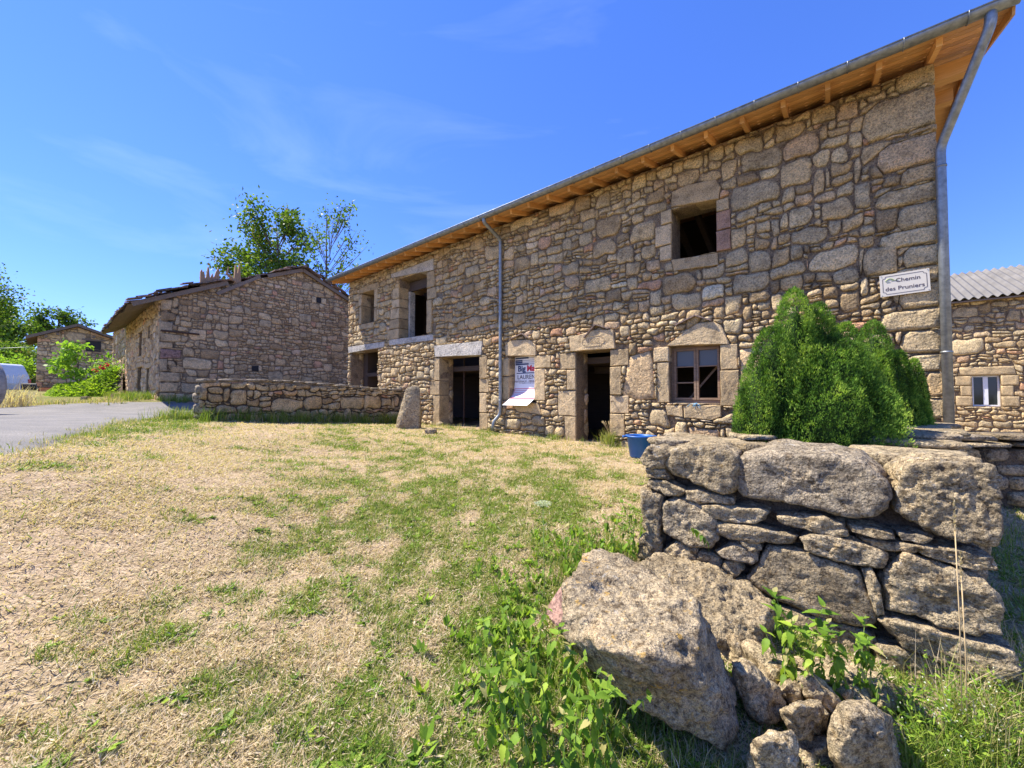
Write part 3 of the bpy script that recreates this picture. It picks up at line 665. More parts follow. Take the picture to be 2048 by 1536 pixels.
# stones lining the visible reveals of the doorways and openings on the ground floor
w0 = MB()
for key in ('door1','door2','lowleft','tall'):
    a,b_,c,d = openings[key]; rg = random.Random(len(key)*7)
    pl = rubble([(0.34,c),(0.52,c),(0.52,d),(0.34,d)], [], lambda x,y: 0.2, 1.0, 0.012, random.Random(4), 0.2, 0, 500) if key != 'tall' else []
    for q in pl:
        V,F = stone_geo(q, rg, 0.03, 0.03, True); w0.add([hl(b_,0,0)+Vector((-v[2],-v[0],v[1])) for v in V], F, rg.random())
w0.build('reveal_stones', M['rubble'], house, smooth=True, kind='stuff')
# relieving slabs set as a gable over the lintels
for pts in ([(1171,676),(1194,650)],[(1194,650),(1221,658)],[(1023,680),(1047,668)],[(1047,668),(1062,677)],[(1352,652),(1392,632)],[(1392,632),(1425,642)]):
    (ua,za),(ub,zb) = fp(*pts[0]), fp(*pts[1]); MB().beam(hl(ua,0.02,za), hl(ub,0.02,zb), 0.16, 0.022, 0.6, up=Y3.cross(hl(ub,0,zb)-hl(ua,0,za))).build('relieving_slab', M['slate'], house)
# carved date and cartouche on the lintel
uL,zL = fp(1161,699); uR,zR = fp(1218,667)
lu0,lz0 = fp(1189,683); th = MB(); cy_ = [(-.34,-.06),(-.27,-.06),(-.27,-.105),(.26,-.105),(.26,-.06),(.34,-.06),(.37,0),(.34,.06),(.26,.06),(.26,.105),(-.27,.105),(-.27,.06),(-.34,.06),(-.37,0)]
pp = [hl(lu0-x*0.72,0.0615,lz0+y) for x,y in cy_]
th.tube(pp+[pp[0]], 0.006, 5)
th.build('cartouche', M['dressed'], bpy.data.objects[[o.name for o in house.children if o.name.startswith('carved_lintel')][0]], smooth=True)
def text(body, size, mat, parent, loc, rot, name='lettering', ext=0.002, off=0.0, align='CENTER', sx=1.0):
    cu = bpy.data.curves.new(name, 'FONT'); cu.body = body; cu.size = size; cu.extrude = ext; cu.offset = off; cu.align_x = align; cu.align_y = 'CENTER'; cu.resolution_u = 3
    o = bpy.data.objects.new(name, cu); me = bpy.data.meshes.new_from_object(o); bpy.data.objects.remove(o); o = bpy.data.objects.new(name, me); COL.objects.link(o)
    if not me.materials: me.materials.append(mat)
    else: me.materials[0] = mat
    o.parent = parent; o.location = loc; o.rotation_euler = rot; o.scale = (sx,1,1)
    return o
RF = (math.pi/2, 0, math.pi)      # text facing outward on the facade, reading from left to right
lint = [o for o in house.children if o.name.startswith('carved_lintel')][0]
text('1852', 0.155, M['dressed'], lint, hl(lu0,0.058,lz0), RF, 'carved_date', 0.006, 0.004)
# roof ------------------------------------------------------------
SL = math.tan(math.radians(15)); RU0 = -1.64; RU1 = 14.75; EO = 0.62; EZ = 4.36; RG = -1.66
def rz_(o): return EZ+(EO-o)*SL
k = 0; o = EO
while o > RG+0.01:
    o2 = max(RG, o-0.138); z1,z2 = rz_(o)-ZB, rz_(o2)-ZB; MB().add([(RU0-U0,o,z1),(RU1-U0,o,z1),(RU1-U0,o2+.006,z2),(RU0-U0,o2+.006,z2),(RU0-U0,o,z1+.022),(RU1-U0,o,z1+.022),(RU1-U0,o2+.006,z2+.022),(RU0-U0,o2+.006,z2+.022)],
        [[0,3,2,1],[4,5,6,7],[0,1,5,4],[1,2,6,5],[2,3,7,6],[3,0,4,7]], random.random()).build('roof_board', M['pine'], house); o -= 0.138
zb_ = rz_(RG)-ZB; w = MB(); o3 = -4.0; z3 = zb_-(RG-o3)*SL
w.add([(RU0-U0,RG,zb_),(RU1-U0,RG,zb_),(RU1-U0,o3,z3),(RU0-U0,o3,z3),(RU0-U0,RG,zb_+.022),(RU1-U0,RG,zb_+.022),(RU1-U0,o3,z3+.022),(RU0-U0,o3,z3+.022)],[[0,3,2,1],[4,5,6,7],[0,1,5,4],[1,2,6,5],[2,3,7,6],[3,0,4,7]])
w.build('rear_deck', M['pine'], house)
raf = None; uu = -1.10
while uu < 14.9:
    me = None
    mbq = MB(); a = Vector((0,EO-0.06,rz_(EO-0.06)-0.049-ZB)); b_ = Vector((0,RG,rz_(RG)-0.049-ZB)); mbq.beam(a,b_,0.058,0.095,random.random()); 
    r_ = mbq.build('rafter', M['pine'], house); r_.location.x = uu-U0+random.uniform(-.01,.01); uu += 0.527
# joists seen sticking out at gable end (purlins)
for oo,dz_ in ((-0.2,0),(-1.5,0)):
    MB().beam((RU0-U0+0.1,oo,rz_(oo)-0.25-ZB),(0.5,oo,rz_(oo)-0.25-ZB),0.16,0.2,0.4).build('purlin', M['pine'], house)
MB().beam((RU0-U0-0.012,EO+0.02,rz_(EO)+0.0-ZB),(RU0-U0-0.012,RG,rz_(RG)+0.0-ZB),0.024,0.2,0.15).build('verge_board', M['pine'], house)
MB().beam((RU0-U0-0.012,RG,rz_(RG)-ZB),(RU0-U0-0.012,o3,z3),0.024,0.2,0.15).build('verge_board', M['pine'], house)
# tiles on top
V=[];F=[];T=[]
nt_ = int((RU1-RU0)/0.21)
for c_ in range(nt_):
    for r_ in range(6):
        oa = EO+0.09-r_*0.4; ob = oa-0.46
        if ob < RG: ob = RG
        uc = RU0-U0+0.1+c_*0.21+random.uniform(-.006,.006); lift = 0.012+0.012*random.random(); b0 = len(V); tn = random.random()
        for oo,rw,ex in ((oa,0.10,0.018+lift),(ob,0.085,0.0)):
            for j in range(7):
                t = math.pi*j/6; V.append((uc+rw*math.cos(t), oo, rz_(oo)-ZB+0.03+ex+rw*0.62*math.sin(t)))
        F += [[b0+j,b0+j+1,b0+8+j,b0+7+j] for j in range(6)]+[[b0+j for j in range(7)]]; T += [tn]*14
link('roof_tiles', mesh_py('roof_tiles', V, F, T), M['tile'], house, kind='stuff', smooth=False)
# gutter
GO = EO+0.085; GZc = EZ+0.045; GR = 0.082; V=[];F=[]; us = np.linspace(RU0-U0-0.04, RU1-U0+0.03, 60)
for q,u_ in enumerate(us):
    for rr_,s_ in ((GR,1),(GR-0.004,-1)):
        for j in range(13):
            t = math.pi+math.pi*j/12; t = t if s_ == 1 else math.pi*3-t
            V.append((u_, GO+rr_*math.cos(t), GZc-ZB+rr_*math.sin(t)))
for q in range(59):
    for j in range(26): F.append([q*26+j, q*26+(j+1)%26, (q+1)*26+(j+1)%26, (q+1)*26+j])
F += [list(range(13))[::-1], [59*26+j for j in range(13)]]
gut = link('gutter', mesh_py('gutter', V, F), M['zinc'], house)
MB().tube([(us[0],GO+GR,GZc-ZB),(us[-1],GO+GR,GZc-ZB)],0.009,6).build('rolled_edge', M['zinc'], gut, True)
uu = -1.3
while uu < 14.9:
    MB().tube([(uu-U0,GO+(GR+.006)*math.cos(t),GZc-ZB+(GR+.006)*math.sin(t)) for t in np.linspace(math.pi*0.98,math.pi*2.02,12)],0.007,5).build('gutter_bracket', M['zinc'], gut, True); uu += 0.527
# downpipes
def dpipe(pts, r=0.043, collars=()):
    P_ = [Vector(p) for p in pts]; Q = []
    for i,p in enumerate(P_):
        if 0 < i < len(P_)-1:
            a = P_[i-1]; b_ = P_[i+1]; d1 = (a-p); d2 = (b_-p); c_ = min(0.09, d1.length*0.45, d2.length*0.45)
            for t in (0,0.25,0.5,0.75,1): q1 = p+d1.normalized()*c_; q2 = p+d2.normalized()*c_; Q.append(q1*(1-t)**2+p*2*t*(1-t)+q2*t*t)
        else: Q.append(p)
    o_ = MB().tube(Q, r, 14).build('downpipe', M['zinc'], house, True)
    for c_ in collars: MB().tube([c_-Vector((0,0,0.012)), c_+Vector((0,0,0.012))], r+0.007, 14).build('pipe_collar', M['zinc'], o_, True)
def fo(px,py,o): U,z = atN(px,py,N0-o); return hl(U,o,z)
up = fo(1976,20,GO); c1 = fo(1882,292,0.10); c2 = fo(1881,315,0.09)
xb = fo(1893,836,0.09); xb.x = c2.x
dpipe([hl(-1.47,GO,GZc-0.02), hl(-1.47,GO,GZc-0.2), Vector((c2.x,0.09,c2.z+0.12)), Vector((c2.x,0.09,c2.z-0.1)), Vector((c2.x,0.09,0.1))], 0.05, [Vector((c2.x,0.09,c2.z-0.12)), Vector((c2.x,0.09,1.9)), Vector((c2.x,0.09,0.25))])
t1 = fo(988,436,GO); m1 = fo(1001,487,0.09); m2 = fo(997,828,0.09); e1 = fo(979,850,0.28)
mu = m1.x; dpipe([(mu,GO,GZc-ZB-0.03),(mu,GO,GZc-ZB-0.16),(mu,0.09,m1.z+0.1),(mu,0.09,m2.z),(mu+0.12,0.22,m2.z-0.2),(mu+0.13,0.24,m2.z-0.42)], 0.045,
      [Vector((mu,0.09,m1.z-0.1)),Vector((mu,0.09,m1.z-1.6)),Vector((mu,0.09,m2.z+0.35))])
# window in the lower right opening
a,b_,c,d = openings['lowwin']; wf = MB(); y0,y1 = -0.22,-0.16; fr = 0.045
def hbox(mb,u0,u1,o0,o1,z0,z1,t=0.5): return mb.box(u0-U0,u1-U0,o0,o1,z0-ZB,z1-ZB,t)
hbox(wf,a,b_,y0,y1,d-fr,d); hbox(wf,a,b_,y0,y1,c,c+fr+.01); hbox(wf,a,a+fr,y0,y1,c+fr+.01,d-fr); hbox(wf,b_-fr,b_,y0,y1,c+fr+.01,d-fr)
win = wf.build('window', M['frame'], house)
mid = (a+b_)/2
for u0,u1,mull in ((mid+0.004,b_-fr-.002,True),(a+fr+.002,mid-0.004,False)):
    s_ = MB(); st = 0.036
    hbox(s_,u0,u0+st,y0+.005,y1+.022,c+fr+.012,d-fr-.002); hbox(s_,u1-st,u1,y0+.005,y1+.022,c+fr+.012,d-fr-.002); hbox(s_,u0+st,u1-st,y0+.005,y1+.018,d-fr-st,d-fr-.002); hbox(s_,u0+st,u1-st,y0+.005,y1+.018,c+fr+.012,c+fr+st+.012)
    zz = c+(d-c)*0.63; hbox(s_,u0+st,u1-st,y0+.012,y1+.014,zz,zz+.022)
    if mull: zz2 = c+(d-c)*0.345; hbox(s_,u0+st,u1-st,y0+.012,y1+.014,zz2,zz2+.022)
    s_.build('casement', M['frame'], win)
    p_ = MB(); hbox(p_,u0+st,u1-st,y0+.03,y0+.034,zz+.022,d-fr-st); p_.build('pane', M['dusty'], win)
MB().beam(hl(a+0.10,-0.45,d-0.32),hl(b_-0.22,-0.42,c+0.05),0.02,0.035,0.7).build('leaning_batten', M['frame'], house)
# timbers inside the dark openings
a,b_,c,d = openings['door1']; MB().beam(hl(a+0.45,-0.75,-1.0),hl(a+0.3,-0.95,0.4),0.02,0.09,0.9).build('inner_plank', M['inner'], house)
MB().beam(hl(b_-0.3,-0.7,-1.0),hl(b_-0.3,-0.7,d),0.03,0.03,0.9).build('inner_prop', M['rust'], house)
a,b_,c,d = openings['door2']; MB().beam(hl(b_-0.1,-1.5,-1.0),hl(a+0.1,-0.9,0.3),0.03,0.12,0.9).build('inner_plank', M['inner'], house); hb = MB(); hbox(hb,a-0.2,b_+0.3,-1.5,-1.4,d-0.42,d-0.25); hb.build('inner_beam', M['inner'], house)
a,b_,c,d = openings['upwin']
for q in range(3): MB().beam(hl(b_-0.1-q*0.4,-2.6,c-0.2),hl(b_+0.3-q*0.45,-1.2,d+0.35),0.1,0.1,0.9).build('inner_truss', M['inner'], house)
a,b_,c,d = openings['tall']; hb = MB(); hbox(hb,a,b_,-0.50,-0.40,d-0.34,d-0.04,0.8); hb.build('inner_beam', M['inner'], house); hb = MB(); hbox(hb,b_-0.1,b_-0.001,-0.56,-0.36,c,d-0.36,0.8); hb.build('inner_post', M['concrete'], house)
# threshold, iron pin
a,b_,c,d = openings['door2']; hb = MB(); hbox(hb,a-0.05,b_+0.2,-0.3,0.22,-1.2,-1.015); hb.build('doorstep', M['granite'], house)
pu,pz = fp(1228,802); MB().tube([hl(pu,0.0,pz),hl(pu,0.12,pz),hl(pu-0.0,0.12,pz-0.03)],0.008,6).build('iron_hook', M['rust'], house, True)
# ---------------------------------------------------------------- street sign
su0,sz0 = atN(1760,572,N0-0.075); su1,sz1 = atN(1860,562,N0-0.075); scu,scz = (su0+su1)/2, atN(1811,566,N0-0.075)[1]; SW = (su0-su1); SH = 0.30
sign = thing('street_sign', 'white enamel street sign reading Chemin des Pruniers near the house corner', 'street sign', UNZ(scu,N0-0.06,scz), UANG)
sign.rotation_euler = (0,math.radians(1.5),UANG)
hb = MB(); hb.box(-SW/2,SW/2,0.0,0.02,-SH/2,SH/2); hb.build('plate', M['signwhite'], sign)
bw,bh,nk = SW/2-0.028, SH/2-0.028, 0.032
pts = [(-bw+nk,-bh),(bw-nk,-bh),(bw-nk*.8,-bh+nk*.7),(bw,-bh+nk),(bw,bh-nk),(bw-nk*.8,bh-nk*.7),(bw-nk,bh),(-bw+nk,bh),(-bw+nk*.8,bh-nk*.7),(-bw,bh-nk),(-bw,-bh+nk),(-bw+nk*.8,-bh+nk*.7)]
bd = MB(); pq = pts+[pts[0]]
for p,q in zip(pq[:-1],pq[1:]): bd.beam((p[0],0.0212,p[1]),(q[0],0.0212,q[1]),0.0045,0.002,up=Y3)
bd.build('border_line', M['ink'], sign)
text('Chemin', 0.075, M['ink'], sign, (-0.035,0.021,0.052), RF, 'lettering', 0.001, 0.0004)
text('des Pruniers', 0.075, M['ink'], sign, (0.0,0.021,-0.055), RF, 'lettering', 0.001, 0.0004)
lg = MB(); lg.tube([(SW/2-0.055-0.085*i/8,0.0215,0.062+0.028*math.sin(math.pi*i/8)) for i in range(9)],0.006,5); lg.beam((SW/2-0.06,0.0215,0.048),(SW/2-0.10,0.0215,0.048),0.003,0.008,up=Y3); lg.beam((SW/2-0.11,0.0215,0.058),(SW/2-0.18,0.0215,0.058),0.003,0.006,up=Y3)
lg.build('crest', M['green_ink'], sign)
for x,z in ((-SW/2+.016,SH/2-.016),(SW/2-.016,-SH/2+.016),(SW/2-.016,SH/2-.016),(-SW/2+.016,-SH/2+.016)): MB().tube([(x,0.018,z),(x,0.026,z)],0.005,8).build('screw', M['zinc'], sign)
# ---------------------------------------------------------------- banner hanging in the small opening
a,b_,c,d = openings['poster']; BW = b_-a-0.03; bu = (a+b_)/2; BO = -0.20
ban = thing('hardware_store_banner', 'white and red builders merchant banner hanging in the small window opening', 'banner', UNZ(bu,N0-BO,d), UANG)
H_ = d-c; prof = [(0,0.0),(0.3,0.0),(0.55,0.005),(0.72,0.03),(0.86,0.10),(1.0,0.22),(1.12,0.36),(1.22,0.50)]
def bprof(t):
    for (t0,o0_),(t1_,o1_) in zip(prof[:-1],prof[1:]):
        if t <= t1_: return o0_+(o1_-o0_)*(t-t0)/(t1_-t0)
    return prof[-1][1]
def bz(t): return -t*H_*(1.0 if t < 0.7 else 1.0) if t < 0.8 else -(0.8+(t-0.8)*0.62)*H_
def strip(name, x0, x1, t0, t1, lift, mat, parent, n=28):
    V=[];F=[]
    for i in range(n+1):
        t = t0+(t1-t0)*i/n
        for x in (x0,x1): V.append((x, bprof(t)+lift, bz(t)))
    for i in range(n): F.append([2*i,2*i+1,2*i+3,2*i+2])
    return link(name, mesh_py(name,V,F), mat, parent)
sheet = strip('sheet', -BW/2, BW/2, 0, 1.22, 0, M['banner'], ban)
xl_ = BW/2                         # local +x is the left side as seen
for i,(t,wd) in enumerate(((0.015,0.55),(0.07,0.30),(0.11,0.30),(0.15,0.55))): strip('header_bar', xl_-0.02-wd*BW, xl_-0.02, t, t+0.034, 0.003, M['navy'], sheet, 4)
for t in (0.03,0.085,0.125,0.165): strip('header_line', -xl_+0.01, xl_-0.03-0.3*BW, t, t+0.005, 0.0025, M['navy'], sheet, 2)
ts = H_*0.17
text('Big', ts*1.05, M['navy'], sheet, (xl_*0.42,0.006,bz(0.27)), RF, 'lettering', 0.001, 0.006); text('Mat', ts*1.05, M['red'], sheet, (-xl_*0.42,0.006,bz(0.27)), RF, 'lettering', 0.001, 0.007)
strip('underline', -xl_+0.03, xl_-0.06, 0.355, 0.375, 0.004, M['navy'], sheet, 3)
text('LAURENT', ts*0.78, M['ink'], sheet, (-0.03,0.006,bz(0.455)), RF, 'lettering', 0.001, 0.001)
text('MATERIAUX - MENUISERIE', ts*0.36, M['ink'], sheet, (-0.03,0.008,bz(0.55)), RF); text('COMBUSTIBLES', ts*0.36, M['ink'], sheet, (0.0,0.010,bz(0.60)), RF)
strip('red_frame', -xl_+0.01, xl_-0.015, 0.70, 0.715, 0.004, M['red'], sheet, 3); strip('red_frame', xl_-0.03, xl_-0.015, 0.70, 1.0, 0.004, M['red'], sheet, 16); strip('red_band', -xl_+0.01, xl_-0.015, 0.955, 1.01, 0.005, M['palered'], sheet, 4)
for q in range(5): strip('print_line', -xl_*0.1, xl_-0.05, 0.745+q*0.04, 0.755+q*0.04, 0.004, M['palered'], sheet, 3)
# blue twine on the window sill
a,b_,c,d = openings['lowwin']; tw = MB(); tu = (a+b_)/2-0.03
for q in range(7):
    p = hl(tu,0.04,c-0.01); pts = [p]; v = Vector((random.uniform(-1,1),random.uniform(0,.6),random.uniform(-.3,1))).normalized()*0.016
    for _ in range(5): p = p+v; v = v+Vector((random.uniform(-.02,.02),random.uniform(-.006,.006),-0.008)); pts.append(p)
    tw.tube(pts,0.0035,4)
tw.tube([hl(tu,0.05,c),hl(tu+0.01,0.06,c-0.06),hl(tu-0.01,0.06,c-0.13)],0.0035,4)
tq = tw.build('baling_twine', M['twine'], None, True); tq.matrix_world = house.matrix_basis if False else Matrix.Translation(house.location)@Matrix.Rotation(UANG,4,'Z')
props(tq, 'knot of light blue baling twine on the sill of the old casement window', 'twine')
# ================================================================ generic rocks: rounded convex hulls with real relief
_ICO = {}
def ico(n):
    if n not in _ICO:
        bm = bmesh.new(); bmesh.ops.create_icosphere(bm, subdivisions=n, radius=1); _ICO[n] = (np.array([v.co[:] for v in bm.verts]), np.array([[v.index for v in f.verts] for f in bm.faces])); bm.free()
    return _ICO[n]
def hull_rock(pts, sub=4, rnd=0.10, amp=0.02, fine=0.008, fs=16.0, seed=0, ridge=0.0, cs=3.5):
    """pts: world points of a convex blocky shape -> verts, faces of a rounded, pitted rock"""
    pts = np.array([tuple(p) for p in pts], float); c = pts.mean(0); bm = bmesh.new()
    for p in pts: bm.verts.new(p-c)
    bmesh.ops.convex_hull(bm, input=bm.verts); bm.faces.ensure_lookup_table(); Pn=[]; Pd=[]
    for f in bm.faces:
        f.normal_update(); n = np.array(f.normal[:])
        if np.linalg.norm(n) < .5: continue
        d = float(np.dot(n, np.array(f.verts[0].co[:])))
        if d < 0: n=-n; d=-d
        if d > 1e-3: Pn.append(n); Pd.append(d)
    bm.free(); Pn = np.array(Pn); Pd = np.array(Pd); D,F = ico(sub); q = pts-c; ext = np.maximum(q.max(0)-q.min(0), 0.02)
    w,v = np.linalg.eigh(np.cov(q.T)+np.eye(3)*1e-5); sc3 = np.sqrt(w); D2 = (D*sc3)@v.T; D2 /= np.linalg.norm(D2,axis=1)[:,None]
    k = (D2@Pn.T)/Pd[None]; k = np.maximum(k, 1e-6); p = 1/max(rnd,0.01)*1.6; mxk = k.max(1,keepdims=True)
    inv = mxk[:,0]*(((k/mxk)**p).sum(1))**(1/p); R = 1/inv; V = D2*R[:,None]
    W = V+c; size = float(ext.mean())
    nd = fnoise(W+seed*3.7, cs/ max(size,0.2)*0.5, 3, seed)*amp*2.2 + fnoise(W, fs, 4, seed+5, 0.55)*fine*2
    if ridge: nd = nd - ridge*np.abs(fnoise(W*np.array([1,1,2.6]), 5.0, 3, seed+9))
    return W+D2*nd[:,None], F
def rock_obj(name, pts, mat, parent=None, sub=4, tone=None, org=None, label=None, cat=None, group=None, **k):
    V,F = hull_rock(pts, sub, **k)
    me = mesh_np(name, V-(np.array(org) if org is not None else 0), F, RNG.random() if tone is None else tone); o = link(name, me, mat, parent, label, cat, group); return o
# ================================================================ front dry stone wall and its corner
PLp = Vector((1.04,3.0,0)); PRp = Vector((2.49,1.95,0)); DW = (PRp-PLp).normalized(); NW_ = Vector((DW.y,-DW.x,0)); NW_ = NW_ if NW_.y < 0 else -NW_
def fw(cx, cy, off=0.0):      # crop coordinates of the wall study -> point of the wall plane moved outward by off
    px = 1240+cx/2.145; py = 820+cy/2.145; r = Vector(ray(px,py)); P0 = PLp+NW_*off; t = P0.dot(NW_)/r.dot(NW_); return r*t
dw = thing('dry_stone_wall', 'dry stone garden wall with huge rough blocks in front of the conifers', 'stone wall', (0,0,0))
FS = [ # outline, bulge, depth, subdivision, tone
 ([(495,235),(530,190),(690,165),(900,180),(1060,205),(1150,275),(1182,340),(1150,425),(1080,455),(1000,468),(905,438),(700,402),(530,378),(503,320)],0.10,0.45,5,0.9,dict(fine=0.012,amp=0.03)),
 ([(1183,290),(1215,245),(1300,222),(1600,228),(1652,285),(1650,350),(1622,582),(1490,562),(1330,522),(1178,440)],0.10,0.42,6,0.45,dict(fine=0.016,amp=0.012,fs=20,rnd=0.05)),
 ([(182,232),(215,168),(300,150),(440,165),(500,200),(500,340),(470,362),(350,330),(230,282)],0.09,0.4,5,0.4,dict(fine=0.012)),
 ([(88,205),(120,158),(180,165),(215,185),(185,248),(130,252),(93,232)],0.06,0.35,4,0.35,{}),
 ([(103,252),(190,258),(208,300),(112,290)],0.03,0.3,4,0.3,{}),([(112,295),(200,303),(278,345),(270,373),(190,372),(108,328)],0.04,0.3,4,0.5,{}),
 ([(273,345),(340,338),(490,378),(497,405),(350,402),(288,382)],0.06,0.3,4,0.7,dict(fine=0.006)),
 ([(98,345),(180,375),(168,540),(148,562),(92,500)],0.04,0.3,4,0.4,{}),
 ([(168,405),(220,376),(320,388),(400,468),(418,560),(380,588),(280,582),(178,525)],0.08,0.35,5,0.75,dict(fine=0.012)),
 ([(345,408),(600,418),(655,440),(620,482),(560,502),(450,482),(368,452)],0.07,0.32,4,0.6,dict(ridge=0.02)),
 ([(655,450),(880,458),(960,488),(978,542),(900,542),(800,522),(695,492)],0.05,0.32,4,0.5,dict(ridge=0.02)),
 ([(412,480),(600,508),(748,540),(752,577),(600,573),(450,552),(408,520)],0.05,0.32,4,0.35,dict(ridge=0.02)),
 ([(980,490),(1060,498),(1175,528),(1175,552),(1060,542),(985,522)],0.06,0.25,4,0.4,dict(fine=0.005)),
 ([(1182,518),(1270,528),(1352,553),(1290,577),(1200,562)],0.05,0.25,4,0.8,dict(fine=0.006)),
 ([(778,548),(850,528),(1000,556),(1120,598),(1138,640),(1110,672),(1000,668),(850,622),(788,590)],0.08,0.32,5,0.7,dict(fine=0.012,ridge=0.01)),
 ([(1036,553),(1200,568),(1268,583),(1262,612),(1150,602),(1058,582)],0.03,0.25,4,0.3,{}),
 ([(416,606),(500,573),(600,598),(605,652),(570,668),(440,628)],0.06,0.25,4,0.85,dict(fine=0.004,rnd=0.04)),
 ([(520,558),(600,566),(612,598),(556,600)],0.02,0.2,3,0.4,{}),
 ([(535,722),(590,678),(640,588),(760,602),(900,652),(1032,702),(1072,800),(1108,925),(1050,945),(880,902),(700,832),(595,782)],0.05,0.4,5,0.3,dict(fine=0.008,rnd=0.05)),
 ([(1033,680),(1080,678),(1112,760),(1132,870),(1100,885),(1063,780)],0.03,0.25,4,0.5,{}),
 ([(1124,692),(1170,628),(1220,612),(1400,678),(1530,718),(1612,790),(1652,862),(1662,978),(1590,975),(1400,953),(1250,893),(1140,862)],0.09,0.42,6,0.55,dict(fine=0.015,amp=0.03,fs=14)),
 ([(1286,583),(1400,588),(1600,632),(1640,690),(1560,698),(1400,663),(1305,622)],0.05,0.35,5,0.6,dict(fine=0.012)),
 ([(1106,898),(1180,893),(1300,928),(1500,988),(1695,1030),(1715,1110),(1600,1155),(1400,1105),(1190,1015)],0.09,0.35,5,0.5,dict(ridge=0.03,fine=0.01)),
 ([(82,560),(130,518),(180,560),(182,645),(76,628)],0.05,0.3,4,0.2,{}),([(178,600),(240,558),(340,598),(345,650),(190,650)],0.05,0.3,4,0.7,{}),
 ([(445,662),(490,648),(535,690),(480,725)],0.0,0.2,3,0.3,{}),([(340,600),(420,640),(440,700),(350,690)],0.0,0.25,3,0.4,{}),([(480,720),(540,735),(600,790),(640,840),(540,830),(470,770)],0.02,0.25,4,0.4,{}),
 ([(640,840),(880,910),(1050,955),(1110,1000),(1050,1080),(800,1040),(640,960)],0.0,0.35,4,0.3,{}),
 ([(1110,1010),(1200,1025),(1400,1115),(1560,1160),(1620,1270),(1480,1290),(1250,1200),(1100,1120)],0.02,0.4,5,0.6,dict(fine=0.012)),
 ([(1630,1160),(1720,1120),(1745,1180),(1760,1330),(1700,1330),(1620,1260)],-0.08,0.4,4,0.3,{}),
 ([(80,650),(200,655),(340,660),(440,720),(420,850),(200,820),(70,760)],0.0,0.3,4,0.5,{}),
]
for k,(ol,bul,dep,sub,tn,kw) in enumerate(FS):
    cx,cy = sum(p[0] for p in ol)/len(ol), sum(p[1] for p in ol)/len(ol); pts = []
    for x,y in ol:
        x = cx+(x-cx)*1.035; y = cy+(y-cy)*1.035; pts.append(fw(x,y,0.0)); e_ = fw(x,y,0.0)-NW_*dep; pts.append(e_)
        pts.append(fw(cx+(x-cx)*0.88, cy+(y-cy)*0.88, 0)+NW_*bul*0.42)
    if k == 1: pts = [fw(x,y,0.0)+NW_*0.02 for x,y in ol]+[fw(x,y,0.0)+NW_*0.02-NW_*0.42 for x,y in ol]
    kk = dict(rnd=0.028, amp=0.018, fine=0.013, fs=20, seed=k); kk.update(kw)
    rock_obj('stone', pts, M['granite'], dw, sub=sub, tone=tn, **kk)
# infill and core
wc = MB(); a = PLp-NW_*0.13; b_ = PRp-DW*0.1-NW_*0.13; cN = -NW_*0.42
V = [a+Z3*-1.6,b_+Z3*-1.7,b_+cN+Z3*-1.7,a+cN+Z3*-1.6, a+Z3*-0.47,b_+Z3*-0.5,b_+cN+Z3*-0.5,a+cN+Z3*-0.47]
wc.add(V,[[0,3,2,1],[4,5,6,7],[0,1,5,4],[1,2,6,5],[2,3,7,6],[3,0,4,7]],0.5); wc.build('core', M['darkstone'], dw)
# cap slabs on the left shoulder: (pixel centre, Y, length, width, thickness, heading)
def slab(name, c, dirv, l, w_, t, parent, tn, seed, sub=4, tilt=0.0, **kw):
    d = Vector((dirv[0],dirv[1],0)).normalized(); s = Vector((-d.y,d.x,0)); d = d+Z3*tilt; rg = random.Random(seed); pts = []
    n = 9
    for i in range(n):
        th_ = 2*math.pi*i/n+rg.uniform(-.15,.15); r_ = 1/max(abs(math.cos(th_)),abs(math.sin(th_)))*rg.uniform(0.82,1.0); r_ = min(r_,1.28)
        e_ = d*(math.cos(th_)*r_*l/2)+s*(math.sin(th_)*r_*w_/2); pts.append(c+e_+Z3*rg.uniform(-.1,.1)*t); pts.append(c+e_*rg.uniform(0.88,0.97)+Z3*(t/2*rg.uniform(0.8,1))); pts.append(c+e_*0.93-Z3*t/2)
    k = dict(rnd=0.05, amp=0.01, fine=0.006, seed=seed, ridge=0.008); k.update(kw)
    return rock_obj(name, pts, M['granite'], parent, sub=sub, tone=tn, **k)
U3 = Vector((UX,UY,0)); N3 = Vector((NX,NY,0))
for (px,py,Y,hd,l,w_,t,tn) in [(1342,882,3.18,(0.9,-.3),0.42,0.34,0.05,0.7),(1358,898,3.05,(0.9,-.3),0.36,0.3,0.05,0.5),(1432,884,3.3,(0.95,-.2),0.46,0.42,0.06,0.6),(1455,900,3.12,(0.9,-.4),0.40,0.3,0.06,0.45),(1500,872,3.45,(1,-.1),0.34,0.4,0.045,0.6),(1385,876,3.6,(1,0.1),0.4,0.4,0.05,0.4),(1500,893,3.0,(1,-.4),0.3,0.3,0.07,0.3)]:
    slab('cap_stone', atY(px,py,Y), hd, l, w_, t, dw, tn, int(px*7+py))
# the wall behind the left shoulder, going back towards the house
lw_ = thing('garden_wall', 'low return wall of stacked slabs behind the blue bucket', 'stone wall', (0,0,0))
rg = random.Random(8); p0 = Vector((1.45,3.45,0)); dv = Vector((0.45,0.9,0)).normalized()
for k in range(34):
    t = rg.uniform(0,1.5); lvl = rg.randint(0,5); c_ = p0+dv*t+Vector((rg.uniform(-.1,.12),0,0)); c_.z = -1.15+lvl*0.125
    slab('stone', c_, (dv.x+rg.uniform(-.3,.3),dv.y), rg.uniform(.25,.4), rg.uniform(.3,.42), 0.13, lw_, rg.random(), 300+k, 3)
